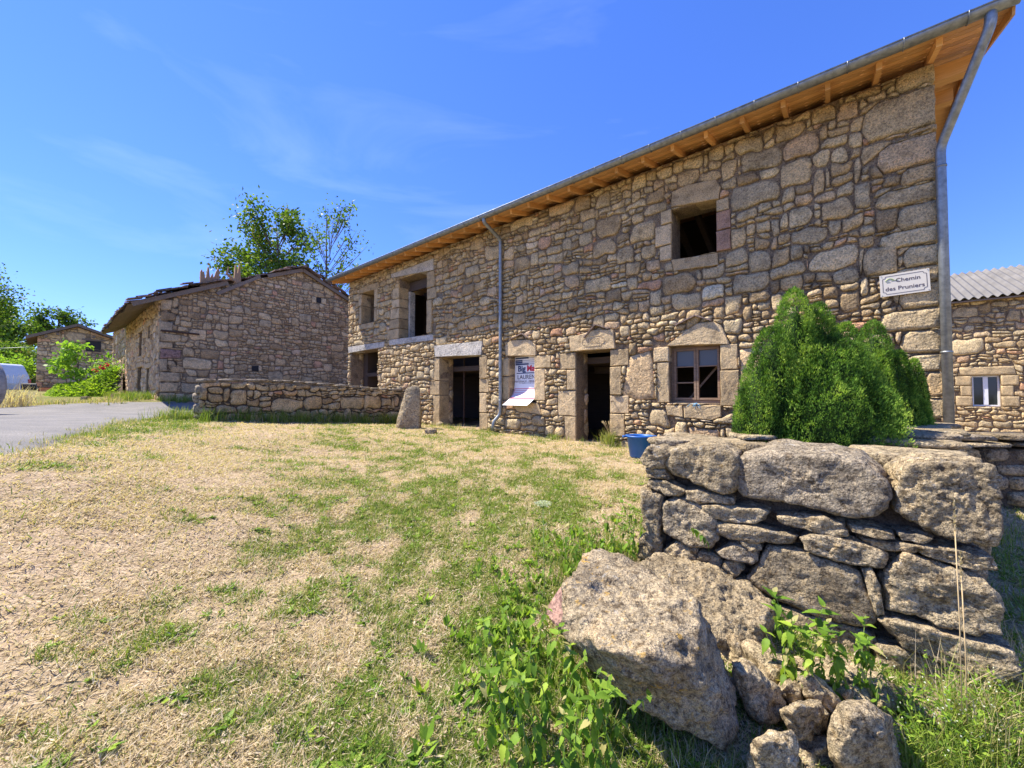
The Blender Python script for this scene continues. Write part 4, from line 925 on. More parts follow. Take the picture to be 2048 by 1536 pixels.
# side wall from the corner block back to the house
sw = thing('side_wall', 'thick dry stone wall topped with flat slabs running from the corner block to the house', 'stone wall', (0,0,0))
sdv = Vector((0.72,0.69,0)).normalized(); snv = Vector((sdv.y,-sdv.x,0)); q0 = PRp-DW*0.36+sdv*0.32
zt = -0.43
def side(s, off, z): return q0+sdv*s+snv*off+Z3*z
def boxpts(c, d, s, l, w_, t, rg, top=1.0, j=0.05):
    P_ = []
    for a_ in (-1,0,1):
        for b2 in (-1,0,1):
            for c2 in (-1,1): P_.append(c+d*(a_*l/2*rg.uniform(1-j*2,1))+s*(b2*w_/2*rg.uniform(1-j*2,1))+Z3*(c2*t/2*rg.uniform(1-j,1)))
    return P_
rg = random.Random(31)
rock_obj('capping_block', boxpts(side(0.36,-0.02,-0.50), sdv, snv, 0.60, 0.62, 0.24, rg), M['granite'], sw, 5, 0.6, rnd=0.04, fine=0.010, amp=0.012, seed=61)
for k,(s_,off,z,l,w_,t,tn) in enumerate([(0.85,-0.05,-0.44,0.5,0.80,0.06,0.7),(1.15,-0.03,-0.385,0.55,0.76,0.05,0.5),(1.5,0.0,-0.35,0.6,0.72,0.05,0.75),(1.9,0.05,-0.34,0.6,0.74,0.05,0.6),(2.35,0.0,-0.33,0.6,0.7,0.05,0.6),(2.8,0.05,-0.33,0.6,0.7,0.05,0.7),(0.80,-0.22,-0.55,0.3,0.5,0.09,0.3),(0.62,-0.36,-0.62,0.22,0.16,0.10,0.4),(1.3,0,-0.45,0.8,0.7,0.09,0.35),(2.0,0,-0.42,0.8,0.7,0.09,0.4),(2.7,0,-0.42,0.8,0.7,0.09,0.35)]):
    slab('cap_stone', side(s_,off,z), sdv+snv*rg.uniform(-.2,.2), l, w_, t, sw, tn, 400+k, 4)
for sidek in (-1,1):
    s_ = 0.05; 
    for lvl in range(7):
        s_ = rg.uniform(0,0.15); z = -1.62+lvl*0.165
        while s_ < 3.2:
            l = rg.uniform(.22,.5); rock_obj('stone', boxpts(side(s_+l/2,sidek*0.22,z+.08), sdv, snv, l*.98, 0.24, 0.158, rg, j=0.1), M['granite'], sw, 3, None, rnd=0.1, fine=0.006, amp=0.012, seed=rg.randint(0,999)); s_ += l
wc = MB(); wc.beam(side(0.0,0,-1.08), side(3.2,0,-1.08), 0.36, 1.1); wc.build('core', M['darkstone'], sw)
# wall continuing to the right of the house corner
rw = thing('field_wall', 'shaded dry stone wall with thin cap slabs to the right of the house corner', 'stone wall', (0,0,0))
ra = Vector((5.15,4.72,0)); rb = Vector((9.5,4.2,0)); rd = (rb-ra).normalized(); rn = Vector((rd.y,-rd.x,0)); rg = random.Random(77)
for lvl,(h,z,lo,hi) in enumerate([(0.20,-1.75,.3,.5),(0.19,-1.56,.25,.5),(0.18,-1.38,.25,.5),(0.19,-1.195,.25,.5),(0.17,-1.015,.25,.55),(0.15,-0.855,.25,.5),(0.17,-0.695,.25,.45),(0.05,-0.575,.3,.6),(0.07,-0.50,.4,.7)]):
    s_ = rg.uniform(0,.1)
    while s_ < 4.2:
        l = rg.uniform(lo,hi); w_ = 0.5 if lvl < 7 else 0.58
        rock_obj('stone' if lvl < 7 else 'cap_stone', boxpts(ra+rd*(s_+l/2)+Z3*(z+rg.uniform(-.01,.01))+rn*rg.uniform(-.03,.03), rd, rn, l*.97, w_, h*0.96, rg, j=0.1), M['granite'], rw, 3, None, rnd=0.1 if lvl < 7 else 0.05, fine=0.006, amp=0.015, seed=rg.randint(0,999)); s_ += l
wc = MB(); wc.beam(ra+rd*0.1+Z3*-1.2, rb+Z3*-1.2, 0.36, 1.1); wc.build('core', M['darkstone'], rw)
# ================================================================ boulders and loose rocks in front
def bpts(L_): return [atY(*q) for q in L_]
def ring(ol, Y, dY, yoff=0.8, front=0.0):
    """outline in photo pixels at distance Y, with a shrunken back outline dY farther"""
    cx,cy = sum(p[0] for p in ol)/len(ol), sum(p[1] for p in ol)/len(ol); P_ = [atY(x,y,Y) for x,y in ol]
    P_ += [p*((Y+dY)/Y)*1.0 for p in [atY(cx+(x-cx)*yoff, cy+(y-cy)*yoff, Y) for x,y in ol]]
    if front: P_ += [atY(cx+(x-cx)*0.6, cy+(y-cy)*0.6, Y-front) for x,y in ol]
    return P_
b1 = bpts([(1127,1165,2.05),(1150,1128,2.18),(1178,1105,2.32),(1215,1101,2.38),(1290,1130,2.25),(1358,1172,2.0),(1402,1197,1.80),(1408,1345,1.50),(1300,1312,1.50),(1195,1298,1.60),(1120,1265,1.85),
           (1180,1340,1.80),(1290,1445,1.62),(1385,1487,1.58),(1448,1508,1.60),(1494,1462,1.72),(1462,1345,1.86),(1428,1255,2.0),(1300,1300,2.7),(1420,1380,2.5),(1230,1200,2.8),(1160,1250,2.5)])
org = (0,0,0)
rock_obj('boulder', b1, M['boulder'], None, 6, 0.6, org, 'huge tilted boulder with orange lichen leaning before the dry stone wall', 'boulder', rnd=0.035, amp=0.034, fine=0.020, fs=15, seed=3)
b2 = bpts([(1285,1130,2.62),(1305,1106,2.75),(1340,1112,2.8),(1396,1119,2.8),(1475,1160,2.62),(1552,1192,2.4),(1556,1216,2.30),(1524,1300,2.2),(1520,1335,2.2),(1475,1326,2.12),(1432,1290,2.12),(1400,1230,2.3),(1330,1180,2.5),(1500,1360,2.5),(1360,1300,2.8),(1550,1260,2.6),(1480,1420,2.3)])
rock_obj('boulder', b2, M['granite'], None, 6, 0.35, org, 'knobbly brown boulder wedged behind the lichen covered one', 'boulder', rnd=0.03, amp=0.04, fine=0.03, fs=13, seed=5)
rr_ = bpts([(1133,1160,2.3),(1100,1205,2.25),(1088,1220,2.25),(1095,1235,2.2),(1120,1262,2.1),(1140,1250,2.1),(1140,1180,2.2),(1135,1165,2.5),(1110,1230,2.5),(1150,1240,2.4)])
rock_obj('rock', rr_, M['redrock'], None, 4, 0.6, org, 'angular purplish red rock peeping out left of the huge boulder', 'rock', rnd=0.03, amp=0.01, fine=0.003, seed=8)
loose = [
 ([(1464,1325),(1490,1319),(1520,1342),(1556,1374),(1561,1403),(1547,1440),(1520,1460),(1500,1436),(1478,1380)],1.80,0.25,0.04,'smooth grey block standing in the shade right of the huge boulder',5,0.4,'rock'),
 ([(1560,1420),(1594,1393),(1640,1393),(1668,1426),(1660,1458),(1622,1491),(1585,1482)],1.66,0.22,0.05,'pale rounded rock below the nettles in the middle of the loose rocks',5,0.55,'rock'),
 ([(1552,1380),(1575,1361),(1598,1378),(1580,1402),(1556,1398)],1.85,0.12,0.03,'small white fist sized rock between two larger ones',4,0.9,'rock'),
 ([(1597,1352),(1622,1350),(1672,1402),(1676,1440),(1660,1430),(1610,1390)],1.82,0.15,0.02,'thin grey slab on edge behind the pale rounded rock',4,0.2,'rock'),
 ([(1660,1472),(1682,1412),(1730,1403),(1785,1430),(1802,1496),(1816,1560),(1655,1560)],1.58,0.35,0.05,'broad pale rock at the lower edge beside the wall foot',5,0.6,'rock'),
 ([(1496,1490),(1538,1466),(1580,1468),(1598,1500),(1592,1560),(1500,1560)],1.50,0.25,0.04,'low grey rock cut by the bottom edge of the picture',5,0.5,'rock'),
 ([(1680,1385),(1700,1373),(1722,1380),(1718,1402),(1685,1404)],1.85,0.12,0.02,'small half buried rock in the shade under the nettles',3,0.6,'rock'),
]
for k,(ol,Y,dY,fr_,lab,sub,tn,cat) in enumerate(loose):
    rock_obj('rock', ring(ol,Y,dY,0.85,fr_), M['granite'], None, sub, 0.5+0.12*(k%2), org, lab, cat, rnd=0.02, amp=0.028, fine=0.014, fs=18, cs=5.0, seed=40+k)
for k,(px,py,sx,up_,lab) in enumerate([(1648,1392,.10,.05,'brown filler rock behind the nettles under the broad leaning wall stone'),(1545,1368,.11,.07,'brown block filling the gap right of the knobbly boulder'),(1735,1412,.11,.04,'grey block under the long slanting wall slab'),(1590,1362,.08,.03,'flat rock tucked in front of the leaning wall stone'),(1690,1370,.09,.03,'slanting rock lying against the foot of the dry stone wall'),(1850,1450,.10,.05,'half hidden rock in the weeds below the long slanting slab'),(1775,1480,.08,.03,'small rock among the weeds at the bottom edge'),(1700,1440,.09,.06,'pale angular rock above the broad pale one at the lower edge'),(1620,1520,.08,.03,'squarish pale rock between the two lowest rocks'),(1500,1395,.07,.02,'small brown rock between the two boulders and the grey block')]):
    c_ = hit(px,py)+Z3*up_; rg = random.Random(k+50); rock_obj('rock', boxpts(c_, Vector((.9,.4,0)).normalized(), Vector((-.4,.9,0)).normalized(), sx*2.4, sx*2, sx*1.7, rg, j=.22), M['granite'], None, 4, 0.42+.03*k, org, lab, 'rock', rnd=0.02, amp=0.025, fine=0.013, fs=18, seed=140+k)
rgQ = random.Random(91)
for k in range(26):
    px = rgQ.uniform(1500,1830); py = 1385+(px-1500)*0.22+rgQ.uniform(-35,110); sx = rgQ.uniform(.025,.06); c_ = hit(px,py)+Z3*sx*.4; a_ = rgQ.uniform(0,3.1); d_ = Vector((math.cos(a_),math.sin(a_),rgQ.uniform(-.3,.3))).normalized(); s_ = d_.cross(Z3).normalized()
    rock_obj('broken_stone', boxpts(c_, d_, s_, sx*2.6, sx*1.9, sx*1.5, rgQ, j=.28), M['granite'], None, 3, rgQ.random(), org, 'fist sized broken stone spilt below the dry stone wall among the larger loose rocks', 'rock', 'broken stones spilt below the wall', rnd=0.035, amp=0.015, fine=0.008, fs=22, seed=200+k)
# upright stone by the facade, stones at the wall foot, rock in lawn
ss = atY(0,0,1); P0 = hit(815,856); Yb = P0.y
mp_ = [(790,862,Yb-.1),(805,810,Yb-.1),(812,775,Yb-.1),(826,770,Yb-.1),(839,772,Yb-.1),(841,790,Yb-.15),(836,862,Yb-.2),(800,860,Yb+.2),(812,780,Yb+.2),(838,778,Yb+.15),(843,860,Yb+.15),(806,835,Yb-.22),(820,800,Yb-.2),(790,876,Yb-.1),(842,878,Yb-.1),(842,878,Yb+.2),(800,878,Yb+.2)]
rock_obj('standing_stone', bpts(mp_), M['granite'], None, 5, 0.5, org, 'tall upright granite stone standing by the low wall and the first doorway', 'standing stone', rnd=0.03, amp=0.03, fine=0.012, seed=71)
for k,(px,py,sx,sy,lab) in enumerate([(1021,860,13,10,'grey rounded foot stone right beside the downpipe outlet'),(1058,868,14,10,'white foot stone under the banner window'),(1095,872,13,14,'tall grey foot stone between banner window and second doorway'),(1075,866,7,7,'small mossy foot stone under the banner window'),(1123,876,10,7,'brown foot stone against the left jamb of the second doorway'),
                                     (862,868,14,8,'flat brown foot stone by the upright stone'),(880,852,9,6,'small foot stone near the first doorway')]):
    c_ = hit(px,py); sX = sx/F_PX*c_.y; sZ = sy/F_PX*c_.y; rg = random.Random(k+5); P_ = [c_+Vector((sX*math.cos(t)*rg.uniform(.8,1), sX*0.7*math.sin(t)*rg.uniform(.8,1), 0))+Z3*zz for t in np.linspace(0,5.5,7) for zz in (-.06, sZ*rg.uniform(.8,1.2))]+[c_+Z3*sZ*1.7]
    rock_obj('foot_stone', P_, M['granite'], None, 4, [0.3,0.95,0.3,0.6,0.7,0.4,0.5][k], org, lab, 'rock', 'loose stones at the foot of the facade', rnd=0.06, amp=0.01, fine=0.008, seed=80+k)
# ================================================================ low stone wall on the left
WU = 11.0; WN0 = 2.15; WN1 = 7.42
lowall = thing('low_stone_wall', 'long low dry stone wall with pale flat cap stones beside the road', 'stone wall', UNZ(WU,WN0,-0.6), UANG)
def wz(n): return gz(*(UNZ(WU-0.2,n,0)[:2]))-0.05
def wtop(n):
    f = (n-WN0)/(WN1-WN0); return 0.355+0.06*math.sin(f*5)-0.03-0.10*f
# panel facing the camera: axes: a = N increasing, up; outward = -u
LO = Vector((0,WN0,0.6)); da_ = Vector((0,-1,0)); do_ = Vector((-1,0,0))
reg = [(WN0,wz(WN0)),((WN0+WN1)/2,wz((WN0+WN1)/2)-.02),(WN1,wz(WN1)-.02),(WN1,wtop(WN1)-0.05),(5.6,wtop(5.6)-0.05),(4.0,wtop(4.0)-.05),(WN0,wtop(WN0)-0.05)]
lp = coursed(reg, [], 0.135, 9, lambda a,b: 0.14, (0.8,2.3), 0.012, 0.6)
rgL = random.Random(2)
lay_stones(lp, lowall, M['rubble'], LO+do_*0.16, da_, Z3, do_, rgL, 0.045, 0.12, 'stone', 260, None, 0.25, flip=False)
lp2 = rubble([(-0.18,wz(WN0)),(0.18,wz(WN0)),(0.18,wtop(WN0)-.05),(-0.18,wtop(WN0)-.05)], [], lambda a,b: 0.2, 1.2, 0.016, random.Random(4), 0.25, 0.4, 600)
for q in lp2:
    V,F = stone_geo(q, rgL, 0.06, 0.12, False, 0.2); link('end_stone', mesh_py('end_stone', to_frame(V, Vector((0,0.0,0.6)), Vector((-1,0,0)), Z3, Vector((0,1,0))), F, 0.9+0.1*rgL.random()), M['granite'], lowall)  # tone raised to put sunlit brightness into the end face
w = MB(); w.add([(-.14,-.03,-.6),(.14,-.03,-.6),(.14,-(WN1-WN0),-.8),(-.14,-(WN1-WN0),-.8),(-.14,-.03,wtop(WN0)+.55),(.14,-.03,wtop(WN0)+.55),(.14,-(WN1-WN0),wtop(WN1)+.53),(-.14,-(WN1-WN0),wtop(WN1)+.53)],[[0,1,2,3],[7,6,5,4],[4,5,1,0],[5,6,2,1],[6,7,3,2],[7,4,0,3]],0.5); w.build('core', M['darkstone'], lowall)
n_ = WN0-0.05; k = 0
while n_ < WN1:
    l = rgL.uniform(.28,.6); slabc = UNZ(WU,n_+l/2,wtop(n_+l/2)+0.0)
    o = slab('cap_stone', slabc, N3, l*1.06, 0.52, 0.075, None, 0.8+0.2*rgL.random(), 500+k, 3); o.parent = lowall; o.matrix_parent_inverse = (Matrix.Translation(lowall.location)@Matrix.Rotation(UANG,4,'Z')).inverted(); n_ += l; k += 1
# ================================================================ ruined gable house
RU = 18.5; RN = 2.5; RB = -0.25
ruin = thing('ruined_stone_house', 'ruined stone house with sagging slate roof and broken timbers on the gable', 'house', UNZ(RU,RN,RB), UANG)
HWID = 9.5; ez = 3.62; rz2 = 5.72
def gp(px,py): n,z = atU(px,py,RU); return (n-RN, z-RB)
gh = []
hole_r = [ccw([gp(*p) for p in q]) for q in ([(633,594),(642,596),(642,606),(633,605)],[(504,732),(517,732),(517,743),(504,742)])]
gblocks = [ccw([gp(*p) for p in q]) for q in ([(322,622),(352,628),(350,641),(322,640)],[(321,666),(362,671),(361,684),(321,682)],[(321,697),(362,701),(361,716),(321,717)],[(319,718),(334,718),(334,742),(319,743)],[(319,744),(360,746),(360,763),(319,763)],[(336,732),(365,734),(372,744),(345,746)],[(322,598),(345,600),(342,620),(322,620)],[(319,765),(356,766),(354,783),(319,784)],[(319,684),(345,686),(345,696),(319,696)],[(319,785),(350,786),(350,800),(319,800)],[(319,642),(345,645),(345,664),(319,662)],[(624,593),(632,594),(632,606),(624,605)],[(643,596),(652,598),(652,609),(643,607)])]
tones = [0.0,0.5,None,0.55,0.5,0.2,0.5,0.4,0.45,0.35,0.6,0.8,0.8]
rgR = random.Random(14)
for q,tn in zip(gblocks,tones):
    V,F = prism(q, Vector((0,0,0)), Vector((0,-1,0)), Z3, Vector((-1,0,0)), -0.1, 0.035, 0.02, rgR, 0.006); link('corner_stone', mesh_py('corner_stone', V, F, 0.5 if tn is None else tn), M['redrock'] if tn is None else M['ruin'], ruin, label='dark red corner stone' if tn is None else None)
greg = [(0,-0.1),(HWID,-0.4),(HWID,ez-RB-0.05),(HWID/2,rz2-RB-0.08),(0,ez-RB-0.05)]
gpoly = coursed(greg, gblocks+hole_r, 0.115, 33, lambda a,b: 0.30 if a < 2.2 else 0.14, (0.85,2.3), 0.018, 0.5, hvar=0.36)
lay_stones(gpoly, ruin, M['ruin'], Vector((0,0,0)), Vector((0,-1,0)), Z3, Vector((-1,0,0)), rgR, 0.026, 0.05, 'stone', 285, None, 0.28)
FL = 9.6                      # front length
def fr2(px,py): u,z = atN(px,py,RN); return (u-RU, z-RB)
# openings in the front: two doors and two upper windows
fops = [(4.0,5.2,-0.2,1.45),(2.0,2.75,-0.2,1.3),(4.1,5.0,1.95,3.0),(2.1,2.6,2.5,3.0)]
def lowz(x): return -0.15
frp = rubble([(0,-0.3),(FL,-0.3),(FL,ez-RB-.05),(0,ez-RB-.05)], [ccw([(a,c),(b_,c),(b_,d),(a,d)]) for a,b_,c,d in fops]+[ccw([(a-.25,d),(b_+.25,d),(b_+.25,d+.22),(a-.25,d+.22)]) for a,b_,c,d in fops], lambda a,b: 0.21, 1.4, 0.02, random.Random(3), 0.3, 0.35, 9000)
lay_stones(frp, ruin, M['ruin'], Vector((0,0,0)), X3, Z3, Y3, rgR, 0.03, 0.05, 'front_stone', 120, None, 0.2, flip=True, restname='small_front_stones')
for a,b_,c,d in fops:
    V,F = prism([(a-.24,d+.01),(b_+.24,d+.01),(b_+.24,d+.21),(a-.24,d+.21)], Vector((0,0,0)), X3, Z3, Y3, -.4, 0.03, 0.015, rgR, 0.005, flip=True); link('lintel', mesh_py('lintel', V, F, 0.5), M['ruin'], ruin)
MB().box(4.05,5.15,-0.40,-0.34,-0.2,1.44).build('door', M['oldwood'], ruin); MB().box(2.05,2.7,-0.40,-0.34,-0.2,1.29).build('door', M['oldwood'], ruin)
for a,b_,c,d in fops[2:]: MB().box(a+.02,b_-.02,-0.3,-0.24,c,d-.01).build('shutter', M['oldwood'], ruin)
w = MB()
T0 = ez-RB-0.04; T1 = rz2-RB-0.07
hs_ = [(n0,n1) for n0,n1 in ((0,0),)]
# gable core: solid slab, the two small square holes are not cut
w.add([(0.012,-0.0,-.6),(0.012,-HWID,-.8),(0.012,-HWID,T0),(0.012,-HWID/2,T1),(0.012,0,T0),(.5,0,-.6),(.5,-HWID,-.8),(.5,-HWID,T0),(.5,-HWID/2,T1),(.5,0,T0)],[[0,1,2,3,4][::-1],[5,6,7,8,9],[0,4,9,5],[1,6,7,2],[2,7,8,3],[3,8,9,4],[0,5,6,1]])
w.box(FL-0.5,FL,-HWID,0,-.8,T0); w.box(0.501,FL-0.501,-HWID,-HWID+.5,-.8,T0)
us = sorted({0.012,FL}|{v for o in fops for v in o[:2]}); 
for a,b_ in zip(us[:-1],us[1:]):
    z = -.6
    for c,d in sorted((o[2],o[3]) for o in fops if o[0] <= a+.01 and o[1] >= b_-.01)+[(T0,T0)]:
        if c > z: w.box(a,b_,-.5,-.012,z,c)
        z = d
w.build('wall', M['mortar'], ruin)
for q in hole_r:
    V,F = prism(q, Vector((0,0,0)), Vector((0,-1,0)), Z3, Vector((-1,0,0)), -0.0, 0.006, 0.001, rgR, 0.0); link('air_hole_shade', mesh_py('air_hole_shade', V, F), M['black'], ruin)  # thin black plates stand in for the shade inside the two holes
# roof of the ruin: two slopes of irregular slabs over a board deck, a bite missing near the broken timbers
def rslope(y): return T0+0.12+(T1-T0)*(1-abs(-y-HWID/2)/(HWID/2))   # y local 0..-HWID
def sag(x, y): return -0.10*math.exp(-((y-0.6)/0.8)**2)*(1+0.6*math.sin(x*1.3)) - (0.30 if y > 0.2 else 0)*(0.2+0.1*math.sin(x*2.1))
V=[];F=[]
ny_ = 26; nx_ = 22
for i in range(nx_):
    for j in range(ny_):
        x = -0.12+(FL+0.2)*i/(nx_-1); y = 0.85-(HWID+1.3)*j/(ny_-1); V.append((x,y,rslope(y)-0.05+sag(x,y)))
nV = len(V); V += [(x,y,z-0.05) for x,y,z in V]
bite = lambda i,j: (i < 2 and -3.3 < V[i*ny_+j][1] < -1.9)
for i in range(nx_-1):
    for j in range(ny_-1):
        if bite(i,j): continue
        a = i*ny_+j; F.append([a,a+ny_,a+ny_+1,a+1][::-1]); F.append([nV+a,nV+a+ny_,nV+a+ny_+1,nV+a+1])
link('roof_deck', mesh_py('roof_deck', V, F, 0.2), M['oldwood'], ruin, smooth=False)
rgS = random.Random(6); cnt = 0; sV=[];sF=[];sT=[]
for i in range(34):
    y = 0.88
    while y > -HWID-0.4:
        x = -0.18+i*0.30+rgS.uniform(-.05,.05); l = rgS.uniform(.25,.42)
        if i < 2 and -3.4 < y < -1.7: y -= l*0.7; continue
        lift = rgS.uniform(0,.03)+(rgS.uniform(0,.10) if rgS.random() < .3 else 0); dy = -l; z0 = rslope(y)+sag(x,y)+lift+0.035; z1 = rslope(y+dy)+sag(x,y+dy)+lift-0.0; w2 = rgS.uniform(.15,.2); t = rgS.uniform(.025,.05)
        vv = [(x-w2+rgS.uniform(-.03,.03),y+rgS.uniform(-.03,.03),z0),(x+w2,y+rgS.uniform(-.03,.03),z0+rgS.uniform(-.02,.03)),(x+w2,y+dy,z1),(x-w2,y+dy,z1)]; vv += [(a_,b2,c2+t) for a_,b2,c2 in vv]; ff = [[0,3,2,1],[4,5,6,7],[0,1,5,4],[1,2,6,5],[2,3,7,6],[3,0,4,7]]; tn = rgS.random()
        if (i < 3 or y > 0.3) and cnt < 170: link('slate', mesh_py('slate', vv, ff, tn), M['slate'], ruin, smooth=False); cnt += 1
        else: b0 = len(sV); sV += vv; sF += [[q+b0 for q in f] for f in ff]; sT += [tn]*8
        y -= l*0.72
link('roof_slates', mesh_py('roof_slates', sV, sF, sT), M['slate'], ruin, kind='stuff', smooth=False)
for ya,yb in ((0.75,-1.95),(-3.35,-HWID/2),(-HWID/2,-HWID-.4)):
    MB().beam((-0.16,ya,rslope(ya)-0.10+(sag(0,ya) if ya > 0 else 0)),(-0.16,yb,rslope(yb)-0.10),0.05,0.15,0.8).build('bargeboard', M['oldwood'], ruin)
n1_,z1_ = atU(434,588,RU-0.1); n2_,z2_ = atU(520,553,RU-0.1); MB().beam((-0.10,-(n1_-RN),z1_-RB),(-0.10,-(n2_-RN),z2_-RB),0.06,0.12,0.9).build('slipped_rafter', M['oldwood'], ruin)
def splint(name, px0, px1, pyb, tops, lab=None):
    V=[];F=[]; n0,zb = atU(px0,pyb,RU); n1,_ = atU(px1,pyb,RU); k = len(tops); xs = [n0+(n1-n0)*i/(k-1) for i in range(k)]
    for dx in (-0.05,0.07):
        for i,(n,t) in enumerate(zip(xs,tops)): V.append((dx,-(n-RN),zb-RB-0.15)); V.append((dx+0.01*math.sin(i*3),-(n-RN),zb-RB+t))
    m_ = 2*k
    for i in range(k-1): F += [[2*i,2*i+1,2*i+3,2*i+2],[m_+2*i,m_+2*i+2,m_+2*i+3,m_+2*i+1],[2*i+1,m_+2*i+1,m_+2*i+3,2*i+3]]
    F += [[0,m_,m_+1,1],[2*k-2,2*k-1,m_+2*k-1,m_+2*k-2]]
    link(name, mesh_py(name, V, F, 0.6), M['stump'], ruin, smooth=False)
splint('broken_timber', 400, 438, 565, [0.42,0.52,0.40,0.48,0.16,0.28,0.66,0.62,0.22,0.32,0.44,0.28,0.36,0.52,0.62,0.72,0.56])
splint('broken_timber', 468, 481, 563, [0.2,0.68,0.66,0.40,0.34,0.56,0.75,0.66,0.18])
n1_,z1_ = atU(474,566,RU); n2_,z2_ = atU(457,533,RU); MB().tube([(0,-(n1_-RN),z1_-RB),(0,-(n2_-RN)+.05,(z1_+z2_)/2-RB),(0,-(n2_-RN),z2_-RB)],[0.09,0.05,0.02],7,0.6).build('broken_timber', M['stump'], ruin)
MB().tube([(-0.04,-(gp(321,661)[0]),gp(321,661)[1]),(-0.05,-(gp(398,669)[0]),gp(398,669)[1])],0.035,8).build('iron_tie_bar', M['rust'], ruin)
# wall crack drawn as a thin recessed line of dark mortar is left to the joints
# ================================================================ house behind the ruin, barn, house on the right
def simple_stone_wall(parent, mat, org, da, db, do, region, holes_, size, seed, lim, tries, out=0.03, flip=False, name='stone', asp=1.5, gap=0.03):
    pl = coursed(region, holes_, size*.9, seed, lambda a,b: 0.12, (0.8,2.3), gap, 0.7); lay_stones(pl, parent, mat, org, da, db, do, random.Random(seed+1), out, 0.05, name, lim, None, 0.2, flip=flip)
mh = thing('pine_eaves_house', 'stone house with orange pine eaves and zinc gutter beyond the ruin', 'house', UNZ(27.9,2.6,0.25), UANG)
ML = 8.0; w = MB(); w.box(0,ML,-6,-0.012,-.5,3.85); w.build('wall', M['mortar'], mh)
simple_stone_wall(mh, M['ruin'], Vector((0,0,0)), X3, Z3, Y3, [(0,-.3),(ML,-.3),(ML,3.8),(0,3.8)], [], 0.26, 51, 90, 2500, flip=True)
w = MB(); w.add([(-.4,0.42,3.83),(ML+.3,0.42,3.83),(ML+.3,-3.2,5.35),(-.4,-3.2,5.35),(-.4,0.42,3.89),(ML+.3,0.42,3.89),(ML+.3,-3.2,5.41),(-.4,-3.2,5.41)],[[0,3,2,1],[4,5,6,7],[0,1,5,4],[1,2,6,5],[2,3,7,6],[3,0,4,7]]); w.build('roof_board', M['pine'], mh)
w = MB(); w.add([(-.42,0.46,3.90),(ML+.3,0.46,3.90),(ML+.3,-3.2,5.43),(-.42,-3.2,5.43),(-.42,0.46,3.98),(ML+.3,0.46,3.98),(ML+.3,-3.2,5.5),(-.42,-3.2,5.5),(-.42,-6.5,4.1),(ML+.3,-6.5,4.1)],[[0,3,2,1],[4,5,6,7],[0,1,5,4],[3,0,4,7],[7,6,9,8]]); w.build('roof', M['tile'], mh)
MB().tube([(-.45,0.5,3.84),(ML+.3,0.5,3.84)],0.075,8).build('gutter', M['zinc'], mh, True); MB().tube([(0.1,0.5,3.8),(0.1,0.1,3.4),(0.1,0.08,0)],0.05,8).build('downpipe', M['zinc'], mh, True)
# barn: gable across u
BU = 46.0; BN0 = -0.75; BNr = 1.25; BN1 = 4.2; bz0 = 0.2
barn = thing('stone_barn', 'small stone barn with a dark upper opening at the end of the lane', 'barn', UNZ(BU,BN0,bz0), UANG)
def bp_(px,py): n,z = atU(px,py,BU); return (n-BN0, z-bz0)
e0 = bp_(75,672); rdg = bp_(155,654); e1_ = bp_(232,681); W_ = e1_[0]-e0[0]; x0_ = e0[0]
wn0,wz0 = bp_(172,702); wn1,wz1 = bp_(202,683)
breg = [(x0_,-.3),(e1_[0],-.3),(e1_[0],e1_[1]),(rdg[0],rdg[1]),(x0_,e0[1])]
simple_stone_wall(barn, M['ruin'], Vector((0,0,0)), Vector((0,-1,0)), Z3, Vector((-1,0,0)), breg, [ccw([(wn0,wz0),(wn1,wz0),(wn1,wz1),(wn0,wz1)])], 0.24, 61, 200, 3500, 0.03)
w = MB(); w.add([(0.012,-x0_,-.8),(0.012,-e1_[0],-.8),(0.012,-e1_[0],e1_[1]),(0.012,-rdg[0],rdg[1]),(0.012,-x0_,e0[1]),(6,-x0_,-.8),(6,-e1_[0],-.8),(6,-e1_[0],e1_[1]),(6,-rdg[0],rdg[1]),(6,-x0_,e0[1])],[[4,3,2,1,0],[5,6,7,8,9],[0,4,9,5],[1,6,7,2],[2,7,8,3],[3,8,9,4]]); w.build('wall', M['mortar'], barn)
w = MB(); w.box(-.01,0.02,-wn1,-wn0,wz0,wz1); w.build('opening', M['black'], barn); w = MB(); w.box(-.06,0.0,-wn1-.25,-wn0+.25,wz1,wz1+.13); w.build('lintel', M['oldwood'], barn); MB().beam((-.03,-wn0,wz0+.2),(-.03,-wn1,wz0+.12),0.02,0.04).build('bar', M['oldwood'], barn)  # wall behind is solid; black slab stands in for shade in the opening
for (pa,pb) in (((x0_-.55,e0[1]-.30),rdg),(rdg,(e1_[0]+.3,e1_[1]-.12))):
    w = MB(); w.add([(-.35,-pa[0],pa[1]+.05),(6.4,-pa[0],pa[1]+.05),(6.4,-pb[0],pb[1]+.05),(-.35,-pb[0],pb[1]+.05),(-.35,-pa[0],pa[1]+.22),(6.4,-pa[0],pa[1]+.22),(6.4,-pb[0],pb[1]+.22),(-.35,-pb[0],pb[1]+.22)],[[0,3,2,1],[4,5,6,7],[0,1,5,4],[1,2,6,5],[2,3,7,6],[3,0,4,7]],0.5); w.build('roof', M['tile'], barn)
    MB().beam((-.38,-pa[0],pa[1]+.12),(-.38,-pb[0],pb[1]+.12),0.04,0.2,0.3).build('bargeboard', M['oldwood'], barn)
for n in (x0_+.4,rdg[0]-1,rdg[0]+.9): MB().box(-.3,0,-n-.07,-n+.07,e0[1]-.1+(.25 if n > 1 else 0),e0[1]+.08+(.25 if n > 1 else 0)).build('purlin_end', M['oldwood'], barn)
